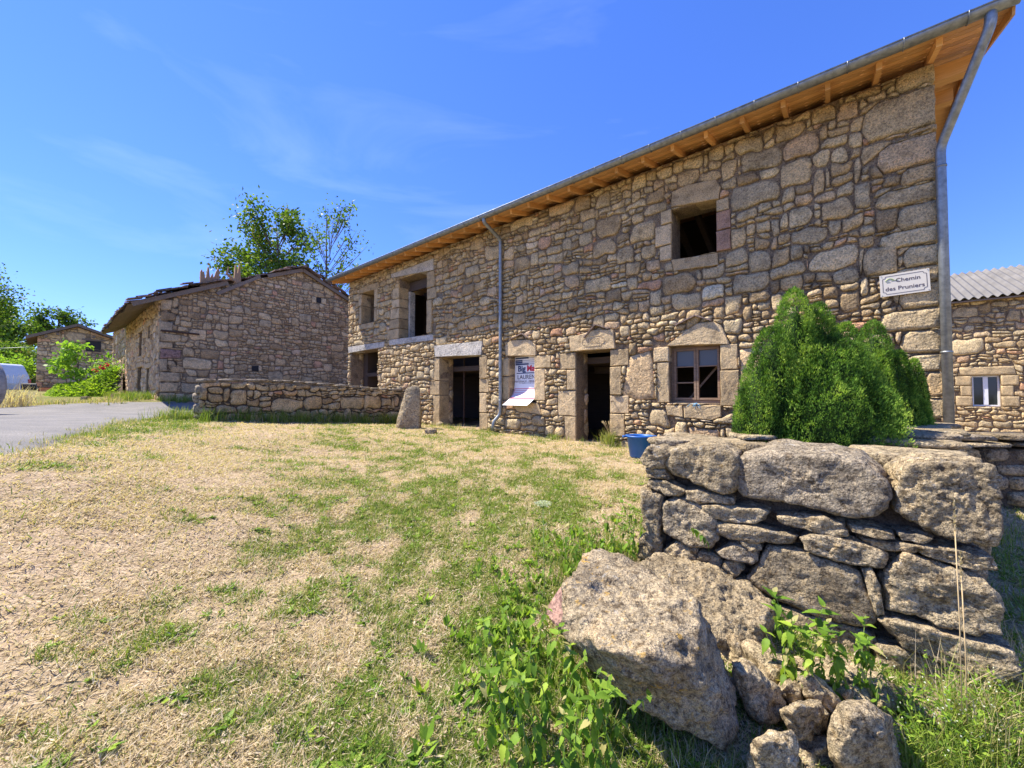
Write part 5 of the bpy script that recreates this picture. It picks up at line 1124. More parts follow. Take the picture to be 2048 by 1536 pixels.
# right house
HN = 21.8; HUa = -14.0; HUb = 1.0; hz0 = -1.9
rh = thing('corrugated_roof_house', 'stone house with a corrugated fibre cement roof and white window behind the field wall', 'house', UNZ(HUa,HN,hz0), UANG)
def rp(px,py): u,z = atN(px,py,HN); return (u-HUa, z-hz0)
wL = rp(1945,752); wR = rp(2002,812); wx0,wx1 = rp(2002,780)[0], rp(1945,780)[0]; wzt = (rp(1945,752)[1]+rp(2002,750)[1])/2; wzb = (rp(1945,812)[1]+rp(2002,813)[1])/2
etop = rp(1970,594)[1]
rblocks = [ccw([(wx0-.35,wzt+.02),(wx1+.35,wzt+.02),(wx1+.3,wzt+.32),(wx0-.3,wzt+.32)])]
for xa,xb_ in ((wx0-.4,wx0-.01),(wx1+.01,wx1+.42)):
    for q in range(3): j = (0.12 if q%2 else 0); rblocks.append(ccw([(xa+(j if xa < wx0-.1 else 0),wzb+q*(wzt-wzb)/3+.01),(xb_-(0 if xa < wx0-.1 else j),wzb+q*(wzt-wzb)/3+.01),(xb_-(0 if xa < wx0-.1 else j),wzb+(q+1)*(wzt-wzb)/3-.01),(xa+(j if xa < wx0-.1 else 0),wzb+(q+1)*(wzt-wzb)/3-.01)]))
for q in rblocks:
    V,F = prism(q, Vector((0,0,0)), X3, Z3, Y3, -.25, 0.03, 0.015, rgR, 0.006, flip=True); link('window_surround_stone', mesh_py('window_surround_stone', V, F, 0.5), M['dressed'], rh)
lim_u = HUb-HUa
simple_stone_wall(rh, M['rubble'], Vector((0,0,0)), X3, Z3, Y3, [(6.5,0),(lim_u,0),(lim_u,etop),(6.5,etop)], rblocks+[ccw([(wx0,wzb),(wx1,wzb),(wx1,wzt),(wx0,wzt)])], 0.17, 71, 280, 9000, 0.04, True, asp=1.7)
w = MB(); 
for a,b_,c,d in ((0,wx0,-.5,etop),(wx1,lim_u,-.5,etop),(wx0,wx1,-.5,wzb),(wx0,wx1,wzt,etop)): w.box(a,b_,-5,-.012,c,d)
w.build('wall', M['mortar'], rh)
wf = MB(); fw_ = 0.05; yy0,yy1 = -.2,-.13
for a,b_,c,d in ((wx0,wx1,wzb,wzb+fw_),(wx0,wx1,wzt-fw_,wzt),(wx0,wx0+fw_,wzb+fw_,wzt-fw_),(wx1-fw_,wx1,wzb+fw_,wzt-fw_)): wf.box(a,b_,yy0,yy1,c,d)
xm = (wx0+wx1)/2; wf.box(xm-.06,xm+.06,yy0,yy1+.02,wzb+fw_,wzt-fw_); wf_o = wf.build('window', M['white'], rh)
for a,b_ in ((wx0+fw_,xm-.06),(xm+.06,wx1-fw_)): w = MB(); w.box(a,b_,-.18,-.17,wzb+fw_,wzt-fw_); w.build('pane', M['glass'], wf_o)
V=[];F=[]; nc = 700; rt = rp(1970,545)[1]; yb_ = -3.6; dz2 = 1.75
for i in range(nc+1):
    x = -0.3+(lim_u+.6)*i/nc; hgt = 0.045*math.cos(i*2*math.pi/10)
    V += [(x,0.35,etop-.05+hgt),(x,yb_,etop+dz2+hgt)]
for i in range(nc): F.append([2*i,2*i+2,2*i+3,2*i+1])
link('roof_sheet', mesh_py('roof_sheet', V, F, 0.5), M['fibro'], rh)
V=[];F=[]
for i in range(nc+1): x = -0.3+(lim_u+.6)*i/nc; hgt = 0.045*math.cos(i*2*math.pi/10); V += [(x,yb_,etop+dz2+hgt),(x,-8,etop-.05+hgt)]
for i in range(nc): F.append([2*i,2*i+2,2*i+3,2*i+1])
link('rear_roof_sheet', mesh_py('rear_roof_sheet', V, F, 0.5), M['fibro'], rh)
w = MB(); w.box(-.2,lim_u+.2,-.1,.3,etop-.16,etop-.11); w.build('eave_board', M['oldwood'], rh)
# ================================================================ plants
def leaves_np(C, D, Nn, L_, Wd, fold=0.15):
    """C bases, D unit directions, Nn side vectors, lengths, widths -> quads (base, left, tip, right)"""
    n = len(C); V = np.zeros((n,4,3)); mid = C+D*(L_*0.5)[:,None]; up = np.cross(D, Nn)
    V[:,0] = C; V[:,1] = mid+Nn*(Wd*0.5)[:,None]+up*(Wd*fold)[:,None]; V[:,2] = C+D*L_[:,None]; V[:,3] = mid-Nn*(Wd*0.5)[:,None]+up*(Wd*fold)[:,None]
    F = np.arange(n*4).reshape(n,4); return V.reshape(-1,3), F
def unit(v): return v/np.maximum(np.linalg.norm(v,axis=1),1e-9)[:,None]
def rdir(n): return unit(RNG.normal(size=(n,3)))
def side_of(D):
    r = unit(np.cross(D, rdir(len(D)))); return r
def tufts(P_, hmin, hmax, nb, wid, tlo, thi, spread=0.05, lean=0.35):
    P_ = np.array(P_,float); n = len(P_)*nb; B = np.repeat(P_, nb, 0)+np.concatenate([RNG.normal(0,spread,(n,2)), np.zeros((n,1))],1); H = RNG.uniform(hmin,hmax,n); az = RNG.uniform(0,6.28,n); ln = np.abs(RNG.normal(0,lean,n))
    D1 = unit(np.stack([np.cos(az)*ln,np.sin(az)*ln,np.ones(n)],1)); D2 = unit(np.stack([np.cos(az)*(ln*2.6+.2),np.sin(az)*(ln*2.6+.2),np.ones(n)*0.8],1)); S = unit(np.stack([-np.sin(az),np.cos(az),np.zeros(n)],1)+0.3*rdir(n)); w = wid*RNG.uniform(.6,1.3,n)
    V = np.zeros((n,5,3)); V[:,0] = B-S*w[:,None]/2; V[:,1] = B+S*w[:,None]/2; m = B+D1*(H*.55)[:,None]; V[:,2] = m+S*w[:,None]*.4; V[:,3] = m-S*w[:,None]*.4; V[:,4] = m+D2*(H*.5)[:,None]
    i = np.arange(n)[:,None]*5; F = np.concatenate([i+np.array([[0,1,2]]), i+np.array([[0,2,3]]), i+np.array([[3,2,4]])]); return V.reshape(-1,3), F, np.repeat(RNG.uniform(tlo,thi,n),5)
# ---------------------------------------------------------------- lawn
def lawn(n, rmin, rmax, lo, hi, wid):
    u = RNG.random(n); e = -0.55; r = (rmin**(e+1)+u*(rmax**(e+1)-rmin**(e+1)))**(1/(e+1)); th = RNG.uniform(-1.38,1.25,n)
    x = r*np.sin(th); y = r*np.cos(th); d = dryness(x,y); k = ~in_poly(x,y,_RP); nn = NX*x+NY*y; uu = UX*x+UY*y
    k &= (nn < 7.3)|(uu > 14.6)|(uu < -1.2); k &= y > 0.5
    sx = x-1.04; sy = y-3.0; al = sx*DW.x+sy*DW.y; pe = sx*NW_.x+sy*NW_.y; k &= ~((al > -0.1)&(al < 1.9)&(pe < 0.0)&(pe > -0.45))
    k &= ~((n2(x,y,1.3,3,41) < -0.12)&(d < 0.1)&(RNG.random(n) < 0.6))
    x,y,d,r = x[k],y[k],d[k],r[k]; n = len(x); z = gzf(x,y)
    pg = np.clip(0.22+d*0.62, 0.04, 0.88); g = RNG.random(n) < pg; tone = np.where(g, RNG.uniform(0.5,1.0,n), RNG.uniform(0,0.45,n)**1.1)
    lay = np.where(g, RNG.uniform(0.25,1.35,n), RNG.uniform(0.8,1.53,n)); az = RNG.uniform(0,2*np.pi,n)
    D = np.stack([np.sin(lay)*np.cos(az), np.sin(lay)*np.sin(az), np.cos(lay)],1); L_ = RNG.uniform(lo,hi,n)*(1+0.25*g)*(0.8+0.12*np.sqrt(r)); W_ = wid*RNG.uniform(0.6,1.4,n)*(0.6+0.32*r)
    S = unit(np.cross(D, np.array([0,0,1.0])+0.5*rdir(n))); B = np.stack([x,y,z-0.004+np.where(g,0,RNG.uniform(0,0.014,n))],1); V = np.zeros((n,3,3)); V[:,0] = B-S*W_[:,None]*0.5; V[:,1] = B+S*W_[:,None]*0.5; V[:,2] = B+D*L_[:,None]
    return V.reshape(-1,3), np.arange(n*3).reshape(n,3), np.repeat(tone,3)
V,F,T = lawn(780000, 0.75, 14.5, 0.022, 0.055, 0.0036)
link('lawn_grass', mesh_np('lawn_grass', V, F, T), M['grass'], kind='stuff', label='short mown grass, straw dry with green patches', cat='grass')
# broad leaved weeds in the lawn
def rosettes(cx, cy, size, nl=7, lift=0.25):
    n = len(cx)*nl; C = np.repeat(np.stack([cx,cy,gzf(cx,cy)+0.004],1), nl, 0); az = RNG.uniform(0,2*np.pi,n); el = RNG.uniform(0.05,lift*2,n)
    D = np.stack([np.cos(az)*np.cos(el), np.sin(az)*np.cos(el), np.sin(el)],1); S = unit(np.cross(D, np.tile([0,0,1.0],(n,1)))); L_ = np.repeat(size,nl)*RNG.uniform(0.6,1.2,n); return leaves_np(C, D, S, L_, L_*RNG.uniform(0.28,0.5,n))
n = 5200; th = RNG.uniform(-1,1.0,n); r = 0.9+RNG.random(n)**0.9*9; cx = r*np.sin(th); cy = r*np.cos(th); d = dryness(cx,cy); k = (d > 0.05+RNG.uniform(-.3,.5,n))&~in_poly(cx,cy,_RP)&((NX*cx+NY*cy) < 7.1)
cx,cy = cx[k],cy[k]; V,F = rosettes(cx, cy, RNG.uniform(0.02,0.06,len(cx)), 7); link('lawn_weeds', mesh_np('lawn_weeds', V, F, np.repeat(RNG.random(len(F)),4)), M['nettle'], kind='stuff', label='flat green dandelion and plantain leaves in the lawn', cat='weeds')
n = 3600; th = RNG.uniform(-1,1.0,n); r = 0.9+RNG.random(n)**0.8*9; cx = r*np.sin(th); cy = r*np.cos(th); d = dryness(cx,cy); k = (d > 0.15+RNG.uniform(-.25,.4,n))&~in_poly(cx,cy,_RP)&((NX*cx+NY*cy) < 7.2)
V,F,T = tufts(np.column_stack([cx[k],cy[k],gzf(cx[k],cy[k])]), 0.03, 0.085, 16, 0.0035, 0.45, 1.0, 0.025, 0.8); link('grass_clumps', mesh_np('grass_clumps', V, F, T), M['grass'], kind='stuff', label='small tussocks of greener grass in the burnt lawn', cat='grass')
# fallen pale leaves and straw flakes
n = 5200; th = RNG.uniform(-1.02,0.6,n); r = 0.8+RNG.random(n)**1.1*6; cx = r*np.sin(th); cy = r*np.cos(th); k = ~in_poly(cx,cy,_RP); cx,cy = cx[k],cy[k]; n = len(cx)
C = np.stack([cx,cy,gzf(cx,cy)+0.012],1); az = RNG.uniform(0,6.28,n); D = unit(np.stack([np.cos(az),np.sin(az),RNG.uniform(-.1,.3,n)],1)); S = unit(np.cross(D, np.array([0,0,1.0])+0.3*rdir(n))); V,F = leaves_np(C, D, S, RNG.uniform(0.012,0.05,n), RNG.uniform(0.003,0.012,n))
link('straw_litter', mesh_np('straw_litter', V, F, np.repeat(RNG.uniform(0,0.18,n),4)), M['grass'], kind='stuff', label='pale dry clippings scattered over the lawn', cat='straw')
def scatter_line(a, b, n, wd):
    t = RNG.random(n); a = np.array(a); b = np.array(b); d = (b-a)/np.linalg.norm(b-a); nn = np.array([-d[1],d[0]]); P2 = a+(b-a)*t[:,None]+nn*(RNG.normal(0,wd,n))[:,None]; return np.column_stack([P2, gzs(P2[:,0],P2[:,1])])
def un(U,N): return (U*UX+N*NX, U*UY+N*NY)
def merge(parts):
    V=[];F=[];T=[];b=0
    for v,f,t in parts: V.append(v); F.append(f+b); T.append(t); b += len(v)
    return np.concatenate(V), np.concatenate(F), np.concatenate(T)
pt = []
pt.append(tufts(scatter_line(un(10.65,2.1),un(10.65,7.2),230,0.13),0.10,0.42,12,0.009,0.5,1.0))
pt.append(tufts(scatter_line(un(10.7,2.3),un(10.7,7.2),90,0.15),0.12,0.36,7,0.007,0.0,0.35))
pt.append(tufts(scatter_line(un(11.0,2.0),un(11.3,1.7),60,0.25),0.1,0.34,12,0.009,0.4,1.0))
pt.append(tufts(scatter_line(un(-1,7.3),un(10.6,7.3),150,0.10),0.05,0.16,9,0.006,0.1,0.9))
pt.append(tufts(scatter_line(un(18.2,2.3),un(18.2,8),120,0.25),0.12,0.35,12,0.012,0.5,0.95))
pt.append(tufts(scatter_line(un(18.6,2.2),un(28,2.2),200,0.25),0.15,0.4,12,0.016,0.5,0.95))
pt.append(tufts(scatter_line((-20,13.6),(-13,13.6),140,0.5),0.08,0.25,12,0.014,0.1,0.8))
pt.append(tufts(scatter_line((-4.5,3.3),(-7.7,7.8),160,0.12),0.03,0.09,9,0.006,0.1,0.8))
V,F,T = merge(pt); link('verge_grass', mesh_np('verge_grass', V, F, T), M['grass'], kind='stuff', label='longer grass along the foot of the walls and the road verge', cat='grass')
# rough grass and weeds at the wall foot in the lower right
def hxy(px,py): h_ = hit(px,py); return (h_.x,h_.y)
pt = [tufts(scatter_line(hxy(1820,1560),hxy(2060,1500),130,0.06),0.06,0.22,12,0.0042,0.45,0.95,0.03,0.3),
      tufts(scatter_line(hxy(1830,1480),hxy(2060,1430),120,0.05),0.06,0.24,12,0.0042,0.45,0.95,0.03,0.3),
      tufts(scatter_line(hxy(1900,1480),hxy(2100,1380),60,0.07),0.18,0.42,7,0.0035,0.05,0.5,0.04,0.25),
      tufts(scatter_line(hxy(1300,1530),hxy(1600,1540),90,0.06),0.03,0.10,9,0.004,0.0,0.7,0.03,0.7),
      tufts(scatter_line(hxy(1480,1420),hxy(1780,1440),60,0.08),0.03,0.10,9,0.004,0.2,0.9,0.03,0.6),
      tufts(scatter_line((0.2,2.8),(0.95,3.25),90,0.16),0.05,0.18,9,0.004,0.4,1.0),
      tufts(scatter_line((0.25,1.6),(0.75,2.3),130,0.18),0.05,0.18,9,0.004,0.3,1.0,0.05,0.6),
      tufts(scatter_line((3.0,2.2),(5.0,4.3),160,0.25),0.04,0.16,9,0.005,0.5,1.0)]
V,F,T = merge(pt); link('wall_foot_grass', mesh_np('wall_foot_grass', V, F, T), M['grass'], kind='stuff', label='rough long grass round the boulders and the wall foot', cat='grass')
C = []
ba,bb = np.array(hxy(1790,1520)), np.array(hxy(2080,1420))
for _ in range(380):
    t = RNG.random(); p = ba+(bb-ba)*t+RNG.normal(0,.10,2); h = RNG.uniform(.08,.30); g0 = gz(*p)
    az = RNG.uniform(0,6.28)
    for q in range(9): C.append((p[0]+0.12*q/9*math.cos(az)*h/.3+RNG.normal(0,.008), p[1]+0.12*q/9*math.sin(az)*h/.3+RNG.normal(0,.008), g0+h*(q+1)/9))
C = np.array(C); D = rdir(len(C)); D[:,2] = np.abs(D[:,2])*.6; D = unit(D); V,F = leaves_np(C, D, side_of(D), RNG.uniform(.015,.04,len(C)), RNG.uniform(.005,.012,len(C)))
link('bedstraw', mesh_np('bedstraw', V, F, np.repeat(RNG.uniform(.2,1,len(F)),4)), M['nettle'], kind='stuff', label='tangled small leaved weeds in front of the wall corner', cat='weeds')
# leafy weeds beside the boulder
cc = np.array([hxy(RNG.normal(1040,60),RNG.normal(1240,75)) for _ in range(150)]+[hxy(RNG.normal(1165,60),RNG.normal(1105,22)) for _ in range(130)]+[hxy(RNG.normal(960,70),RNG.normal(1370,80)) for _ in range(60)]); V,F = rosettes(cc[:,0], cc[:,1], RNG.uniform(0.025,0.08,len(cc)), 8, 0.6); link('leafy_weeds', mesh_np('leafy_weeds', V, F, np.repeat(RNG.random(len(F)),4)), M['nettle'], kind='stuff', label='broad leaved weeds crowding the left side of the huge boulder', cat='weeds')
nf = 500; fl = C[RNG.choice(len(C), nf)]+RNG.normal(0,.03,(nf,3))+np.array([0,0,.03]); D = rdir(nf); V,F = leaves_np(fl, D, side_of(D), np.full(nf,.009), np.full(nf,.008)); link('bedstraw_flowers', mesh_np('bedstraw_flowers', V, F), M['umbel'], kind='stuff', label='tiny whitish flowers over the tangled weeds', cat='flowers')
# ---------------------------------------------------------------- nettles: every leaf an object of its own
def nettle_leaf(tone):
    V=[];F=[]; n = 13
    for i in range(n):
        t = i/(n-1); w = 0.25*math.sin(math.pi*min(1,t**0.66))*(1-t*0.35)+(0.024 if i%2 else -0.014)*(0 < i < n-1); w = max(w,0.0) if 0 < i < n-1 else 0.0
        dz = -0.28*t*t; V += [(t,0,dz),(t-0.03,w,dz+0.07*w/0.3),(t-0.03,-w,dz+0.07*w/0.3)]
    for i in range(n-1): a = 3*i; b_ = a+3; F += [[a,b_,b_+1,a+1],[b_,a,a+2,b_+2]]
    me = mesh_py('nettle_leaf', V, F, tone); me.materials.append(M['nettle']); me.polygons.foreach_set('use_smooth', np.ones(len(me.polygons),bool)); return me
NL = [nettle_leaf(t) for t in (0.1,0.25,0.35,0.45,0.55,0.65,0.8,1.0,0.3,0.5,0.7)]
NL[-1].materials[0] = M['grass']; NL[-1].attributes['tone'].data.foreach_set('value', np.full(len(NL[-1].vertices), .47, np.float32))
rgN = random.Random(17); nettle_n = 0
def nettle(loc, h, label, group, lean=None, ls=1.0):
    root = thing('nettle', label, 'nettle', loc, rgN.uniform(0,6.28), group); lean = lean or (rgN.uniform(-.28,.28), rgN.uniform(-.28,.28)); k = 9; pts = []
    for i in range(k+1): t = i/k; pts.append(Vector((lean[0]*h*t*t+rgN.uniform(-.004,.004), lean[1]*h*t*t, h*t)))
    MB().tube(pts,[0.0032*(1-0.6*i/k) for i in range(k+1)],5).build('stem', M['stem'], root, True)
    nodes = max(5,int(h/0.036)); az = rgN.uniform(0,3.14)
    for j in range(nodes):
        t = 0.22+0.78*(j+0.5)/nodes; i = min(k-1,int(t*k)); p = pts[i].lerp(pts[i+1], t*k-i); sz = 0.078*ls*math.sin(math.pi*(0.18+0.78*(1-abs(t-0.62)/0.75)))*rgN.uniform(.75,1.2)*(0.6 if t > 0.93 else 1)
        for s_ in (0,1):
            o = bpy.data.objects.new('leaf', rgN.choice(NL)); COL.objects.link(o); o.parent = root; o.location = p
            o.rotation_euler = (rgN.uniform(-.3,.3), rgN.uniform(0.35,1.25) if t < 0.88 else rgN.uniform(-.9,-.1), az+s_*math.pi+rgN.uniform(-.25,.25)); o.scale = (sz,)*3
        az += math.pi/2+rgN.uniform(-.2,.2)
    return root
gA = 'nettles in front of the huge boulder'; lA = 'leafy stinging nettle of the patch in front of the huge boulder'
for (px,py,h) in [(985,1500,.30),(1010,1440,.30),(1040,1480,.30),(1060,1400,.28),(1090,1445,.30),(1085,1520,.26),(1110,1560,.30),(1120,1490,.30),(1000,1380,.26),(1035,1350,.26),(1075,1330,.26),(1140,1450,.26),(1160,1520,.30),(1180,1560,.32),(1205,1600,.30),(1060,1580,.28),(1130,1620,.28),(1005,1545,.2),(965,1420,.24),(1180,1470,.24),(1150,1390,.2),(1020,1300,.24),(1100,1380,.24),(1045,1520,.3),(1100,1480,.3),(1145,1490,.3),(1080,1560,.3),(1150,1575,.3),(1025,1590,.26),(985,1445,.24),(1165,1425,.26),(1130,1410,.26),(1210,1550,.28),(1240,1620,.28)]:
    nettle(hit(px,py), h*rgN.uniform(1.1,1.45), lA, gA)
nettle(hit(1225,1500), .30, 'single nettle arching across the shaded underside of the huge boulder', None, (0.55,0.1))
gB = 'nettles between the boulders and the wall'; lB = 'tall stinging nettle growing between the loose rocks and the dry stone wall'
for (px,py,h) in [(1590,1415,.46),(1575,1400,.38),(1612,1405,.42),(1640,1418,.34),(1560,1390,.25),(1690,1420,.30),(1715,1430,.34),(1735,1440,.30),(1668,1445,.26),(1600,1440,.30),(1750,1465,.26),(1570,1425,.36),(1625,1430,.34),(1655,1425,.3),(1705,1450,.3),(1580,1410,.4),(1605,1425,.38),(1632,1408,.34),(1720,1425,.36),(1745,1450,.34),(1680,1435,.3)]:
    nettle(hit(px,py), h*1.18, lB, gB, None, 1.15)
gC = 'nettles behind the huge boulder'; lC = 'low dark nettle against the left end of the dry stone wall'
for (px,py,h) in [(1130,1150,.24),(1155,1140,.26),(1180,1135,.28),(1205,1128,.28),(1230,1125,.30),(1255,1125,.34),(1270,1120,.38),(1215,1140,.2),(1100,1165,.2),(1060,1185,.2),(1035,1205,.2),(1075,1220,.18),(1140,1165,.2),(1240,1140,.3),(1190,1150,.26),(1265,1135,.34),(1145,1120,.24),(1220,1110,.3),(1170,1165,.22),(1280,1110,.3)]:
    nettle(hit(px,py), h*1.25, lC, gC, None, 0.9)
# seedling hanging from the joint of the wall
sp2 = thing('wall_nettle', 'small nettle sprouting from a joint high in the dry stone wall', 'nettle', fw(300,520,0.06))
MB().tube([(0,0,0),(0.02,-0.05,0.03),(0.05,-0.07,0.0),(0.08,-0.08,-0.06)],0.0025,5).build('stem', M['stem'], sp2, True)
for q in range(10):
    t = q/9; o = bpy.data.objects.new('leaf', rgN.choice(NL)); COL.objects.link(o); o.parent = sp2; o.location = (0.08*t,-0.02-0.06*t,0.03-0.08*t*t); o.rotation_euler = (0,rgN.uniform(.4,1.3),rgN.uniform(-2.6,0.2)); o.scale = (0.055,)*3
# ---------------------------------------------------------------- single plants
def blade_thing(name, label, cat, loc, H, nb, tlo, thi, wid, spread, lean, heads=0):
    t_ = thing(name, label, cat, loc); V,F,T = tufts([(0,0,0)], H*.5, H, nb, wid, tlo, thi, spread, lean); link('blades', mesh_np('blades', V, F, T), M['grass'], t_, kind='stuff')
    if heads:
        m_ = MB(); HV=[];
        for q in range(heads):
            az = RNG.uniform(0,6.28); l = RNG.uniform(.2,.7)*lean*1.8; p = [Vector((math.cos(az)*l*H*s*s, math.sin(az)*l*H*s*s, H*1.15*s)) for s in (0,.3,.6,.85,1.0)]; m_.tube(p,0.0018,4); HV.append((p[-1],p[-2]))
        m_.build('stalks', M['drystem'], t_, True)
        C = []; 
        for a,b_ in HV:
            for q in range(14): C.append(tuple(a.lerp(b_, q/14*1.0)))
        C = np.array(C); D = rdir(len(C)); D[:,2] = abs(D[:,2]); D = unit(D); V,F = leaves_np(C, D, side_of(D), RNG.uniform(.012,.028,len(C)), np.full(len(C),.004)); link('seed_heads', mesh_np('seed_heads', V, F, np.repeat(RNG.uniform(0.1,.45,len(F)),4)), M['grass'], t_, kind='stuff')
    return t_
blade_thing('grass_tuft', 'big pale green tuft of seeding grass at the second doorway', 'grass tuft', hit(1222,890), .42, 330, .42,.75,.008,.10,.45,26)
blade_thing('grass_tuft', 'small green grass tuft under the banner window', 'grass tuft', hit(1108,880), .2, 90, .5,.9,.007,.06,.3)
blade_thing('dry_weed', 'tall dry brown weed standing before the low wall', 'weed', hit(733,832), .75, 40, .05,.3,.006,.05,.12,12)
blade_thing('grass_tuft', 'feathery pale grass at the left edge beyond the road', 'grass tuft', hit(25,815), .9, 160, .0,.4,.02,.25,.5,20)
for lab,px,py,hh in (('tall dry grass stalk with a reddish head in front of the corner block',1920,1330,.62),('second dry grass stalk with a bent side ear',1930,1340,.40)):
    t_ = thing('grass_stalk', lab, 'grass stalk', atY(px,py,1.78)); t_.location.z = gz(t_.location.x,t_.location.y); hh2 = (atY(px, 1000 if hh > .5 else 1105,1.78).z-t_.location.z); MB().tube([(0,0,0),(0.005,0,hh2*.5),(-0.003,0,hh2*.88)],0.0022,5).build('stalk', M['drystem'], t_, True)
    C = np.array([(-0.003+RNG.normal(0,.002),0,hh2*(.84+.16*RNG.random())) for _ in range(70)]); D = rdir(70)*.4; D[:,2] += 1; D = unit(D); V,F = leaves_np(C, D, side_of(D), np.full(70,.016), np.full(70,.004)); link('ear', mesh_np('ear', V, F, np.repeat(RNG.uniform(.1,.4,70),4)), M['grass'], t_)
uc = thing('wild_carrot', 'white wild carrot umbel on a thin stem in front of the boulders', 'flower', atY(1086,1012,2.05)); uc.location.z = gz(uc.location.x,uc.location.y); hz_ = atY(1086,1012,2.05).z-uc.location.z
MB().tube([(0.02,0,0),(0.005,0,hz_*.6),(0,0,hz_)],0.002,5).build('stem', M['stem'], uc, True); C = []; m_ = MB()
for q in range(46):
    r_ = 0.045*math.sqrt((q+.5)/46); az = q*2.4; e_ = Vector((r_*math.cos(az),r_*math.sin(az),hz_+.022-r_*r_*5)); m_.tube([(0,0,hz_-.012),e_],0.0006,3)
    for _ in range(10): C.append(tuple(e_+Vector((RNG.normal(0,.003),RNG.normal(0,.003),RNG.normal(0,.0015)))))
m_.build('rays', M['stem'], uc); C = np.array(C); D = rdir(len(C)); V,F = leaves_np(C, D, side_of(D), np.full(len(C),.005), np.full(len(C),.005)); link('umbel', mesh_np('umbel', V, F), M['umbel'], uc)
# ---------------------------------------------------------------- conifers in the walled bed
def conifer(label, plumes, n, zmin, seed, L0=0.042):
    """plumes: (x, y, radius, top z, belly z)"""
    r_ = np.random.default_rng(seed); x0 = sum(p[0] for p in plumes)/len(plumes); y0 = sum(p[1] for p in plumes)/len(plumes); zb = gz(x0,y0)
    root = thing('conifer_shrub', label, 'shrub', (x0,y0,zb)); A = np.array([p[2]*(p[3]-zmin) for p in plumes]); A /= A.sum(); which = r_.choice(len(plumes), n, p=A); P_ = np.array(plumes)[which]
    t = r_.random(n)**0.9; z = zmin+(P_[:,3]-zmin)*t; zc = P_[:,4]; f = np.where(z < zc, np.sqrt(np.clip(1-0.30*((zc-z)/(zc-zmin))**2,0,1)), np.sqrt(np.clip(1-((z-zc)/(P_[:,3]-zc+1e-6))**1.5,0,1)))
    az = r_.uniform(0,2*np.pi,n); Rl = P_[:,2]*f
    px_ = P_[:,0]+np.cos(az)*Rl; py_ = P_[:,1]+np.sin(az)*Rl; Q = np.stack([px_,py_,z],1)
    nz1 = fnoise(Q*np.array([1,1,.22]), 6.5, 3, seed); nz2 = fnoise(Q*np.array([1,1,.35]), 17, 2, seed+3); dep = 1+0.24*nz1+0.13*nz2-0.22*r_.random(n)**2.5; px_ = P_[:,0]+np.cos(az)*Rl*dep; py_ = P_[:,1]+np.sin(az)*Rl*dep; Q = np.stack([px_,py_,z+0.05*nz1],1)
    keep = np.ones(n,bool)          # drop what lies deep inside a neighbouring plume
    for q in plumes:
        ff = np.where(Q[:,2] < q[4], 1, np.sqrt(np.clip(1-((Q[:,2]-q[4])/(q[3]-q[4]))**1.9,0,1))); keep &= ~(np.hypot(Q[:,0]-q[0],Q[:,1]-q[1]) < q[2]*ff*0.62)
    Q = Q[keep]; az = az[keep]; nz1 = nz1[keep]; nz2 = nz2[keep]; m_ = len(Q); out = np.stack([np.cos(az),np.sin(az),np.zeros(m_)],1)
    Cs=[];Ds=[];Ts=[]
    for k in range(3):
        D = unit(out*r_.uniform(.1,.7,(m_,1))+np.array([0,0,1.0])*r_.uniform(.6,1.2,(m_,1))+r_.normal(0,.38,(m_,3))); Cs.append(Q+r_.normal(0,.008,(m_,3))); Ds.append(D); Ts.append(np.clip(0.45+0.75*nz2+0.4*nz1+r_.normal(0,.16,m_),0,1))
    C = np.concatenate(Cs); D = np.concatenate(Ds); T = np.concatenate(Ts); V,F = leaves_np(C, D, side_of(D), r_.uniform(.6,1.3,len(C))*L0, r_.uniform(.6,1.2,len(C))*L0*.30)
    link('foliage', mesh_np('foliage', V-np.array([x0,y0,zb]), F, np.repeat(T,4)), M['conifer'], root, smooth=False)
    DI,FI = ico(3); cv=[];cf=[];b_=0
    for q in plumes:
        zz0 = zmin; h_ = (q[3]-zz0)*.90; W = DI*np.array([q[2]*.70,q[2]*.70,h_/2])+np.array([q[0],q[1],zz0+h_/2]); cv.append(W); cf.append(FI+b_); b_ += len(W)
    cv = np.concatenate(cv)-np.array([x0,y0,zb]); link('dark_core', mesh_np('dark_core', cv, np.concatenate(cf), 0.0), M['conifer'], root)  # solid dark green core, added to block the view through the foliage
    MB().tube([(0,0,-.1),(0,0,max(.1,zmin-zb+.3))],0.05,8).build('trunk', M['bark'], root, True)
def P2(px,Y): a = ray(px,790); return (a[0]*Y/a[1], Y)
def plume(px,Y,wpx,topy,belly): x,y = P2(px,Y); return (x,y,wpx/2/F_PX*Y/1.2, (790-topy)/F_PX*Y, (790-belly)/F_PX*Y)
rgC = random.Random(12)
def spires(lst, n, jx, seed):      # clusters of narrow pointed plumes round the main ones
    r_ = random.Random(seed); out = list(lst)
    for _ in range(n):
        q = r_.choice(lst); az = r_.uniform(0,6.28); rr_ = q[2]*r_.uniform(.45,.85); f = 1-0.55*(rr_/q[2])**2
        tz = q[4]+(q[3]-q[4])*r_.uniform(.35,1.0)*f; out.append((q[0]+math.cos(az)*rr_, q[1]+math.sin(az)*rr_, min(q[2]*r_.uniform(.28,.45),r_.uniform(.07,.13)), tz, tz-r_.uniform(.3,.5)))
    return out
conifer('largest bright green conifer shrub with several pointed tops behind the dry stone wall', [plume(1632,3.55,280,668,850)]+spires([plume(1630,3.55,290,700,850),plume(1590,3.52,92,582,720),plume(1545,3.5,105,645,790),plume(1640,3.5,80,608,730),plume(1690,3.55,95,648,780),plume(1735,3.6,110,735,860),plume(1520,3.5,95,700,850)], 44, 0, 5), 120000, -0.92, 3, .025)
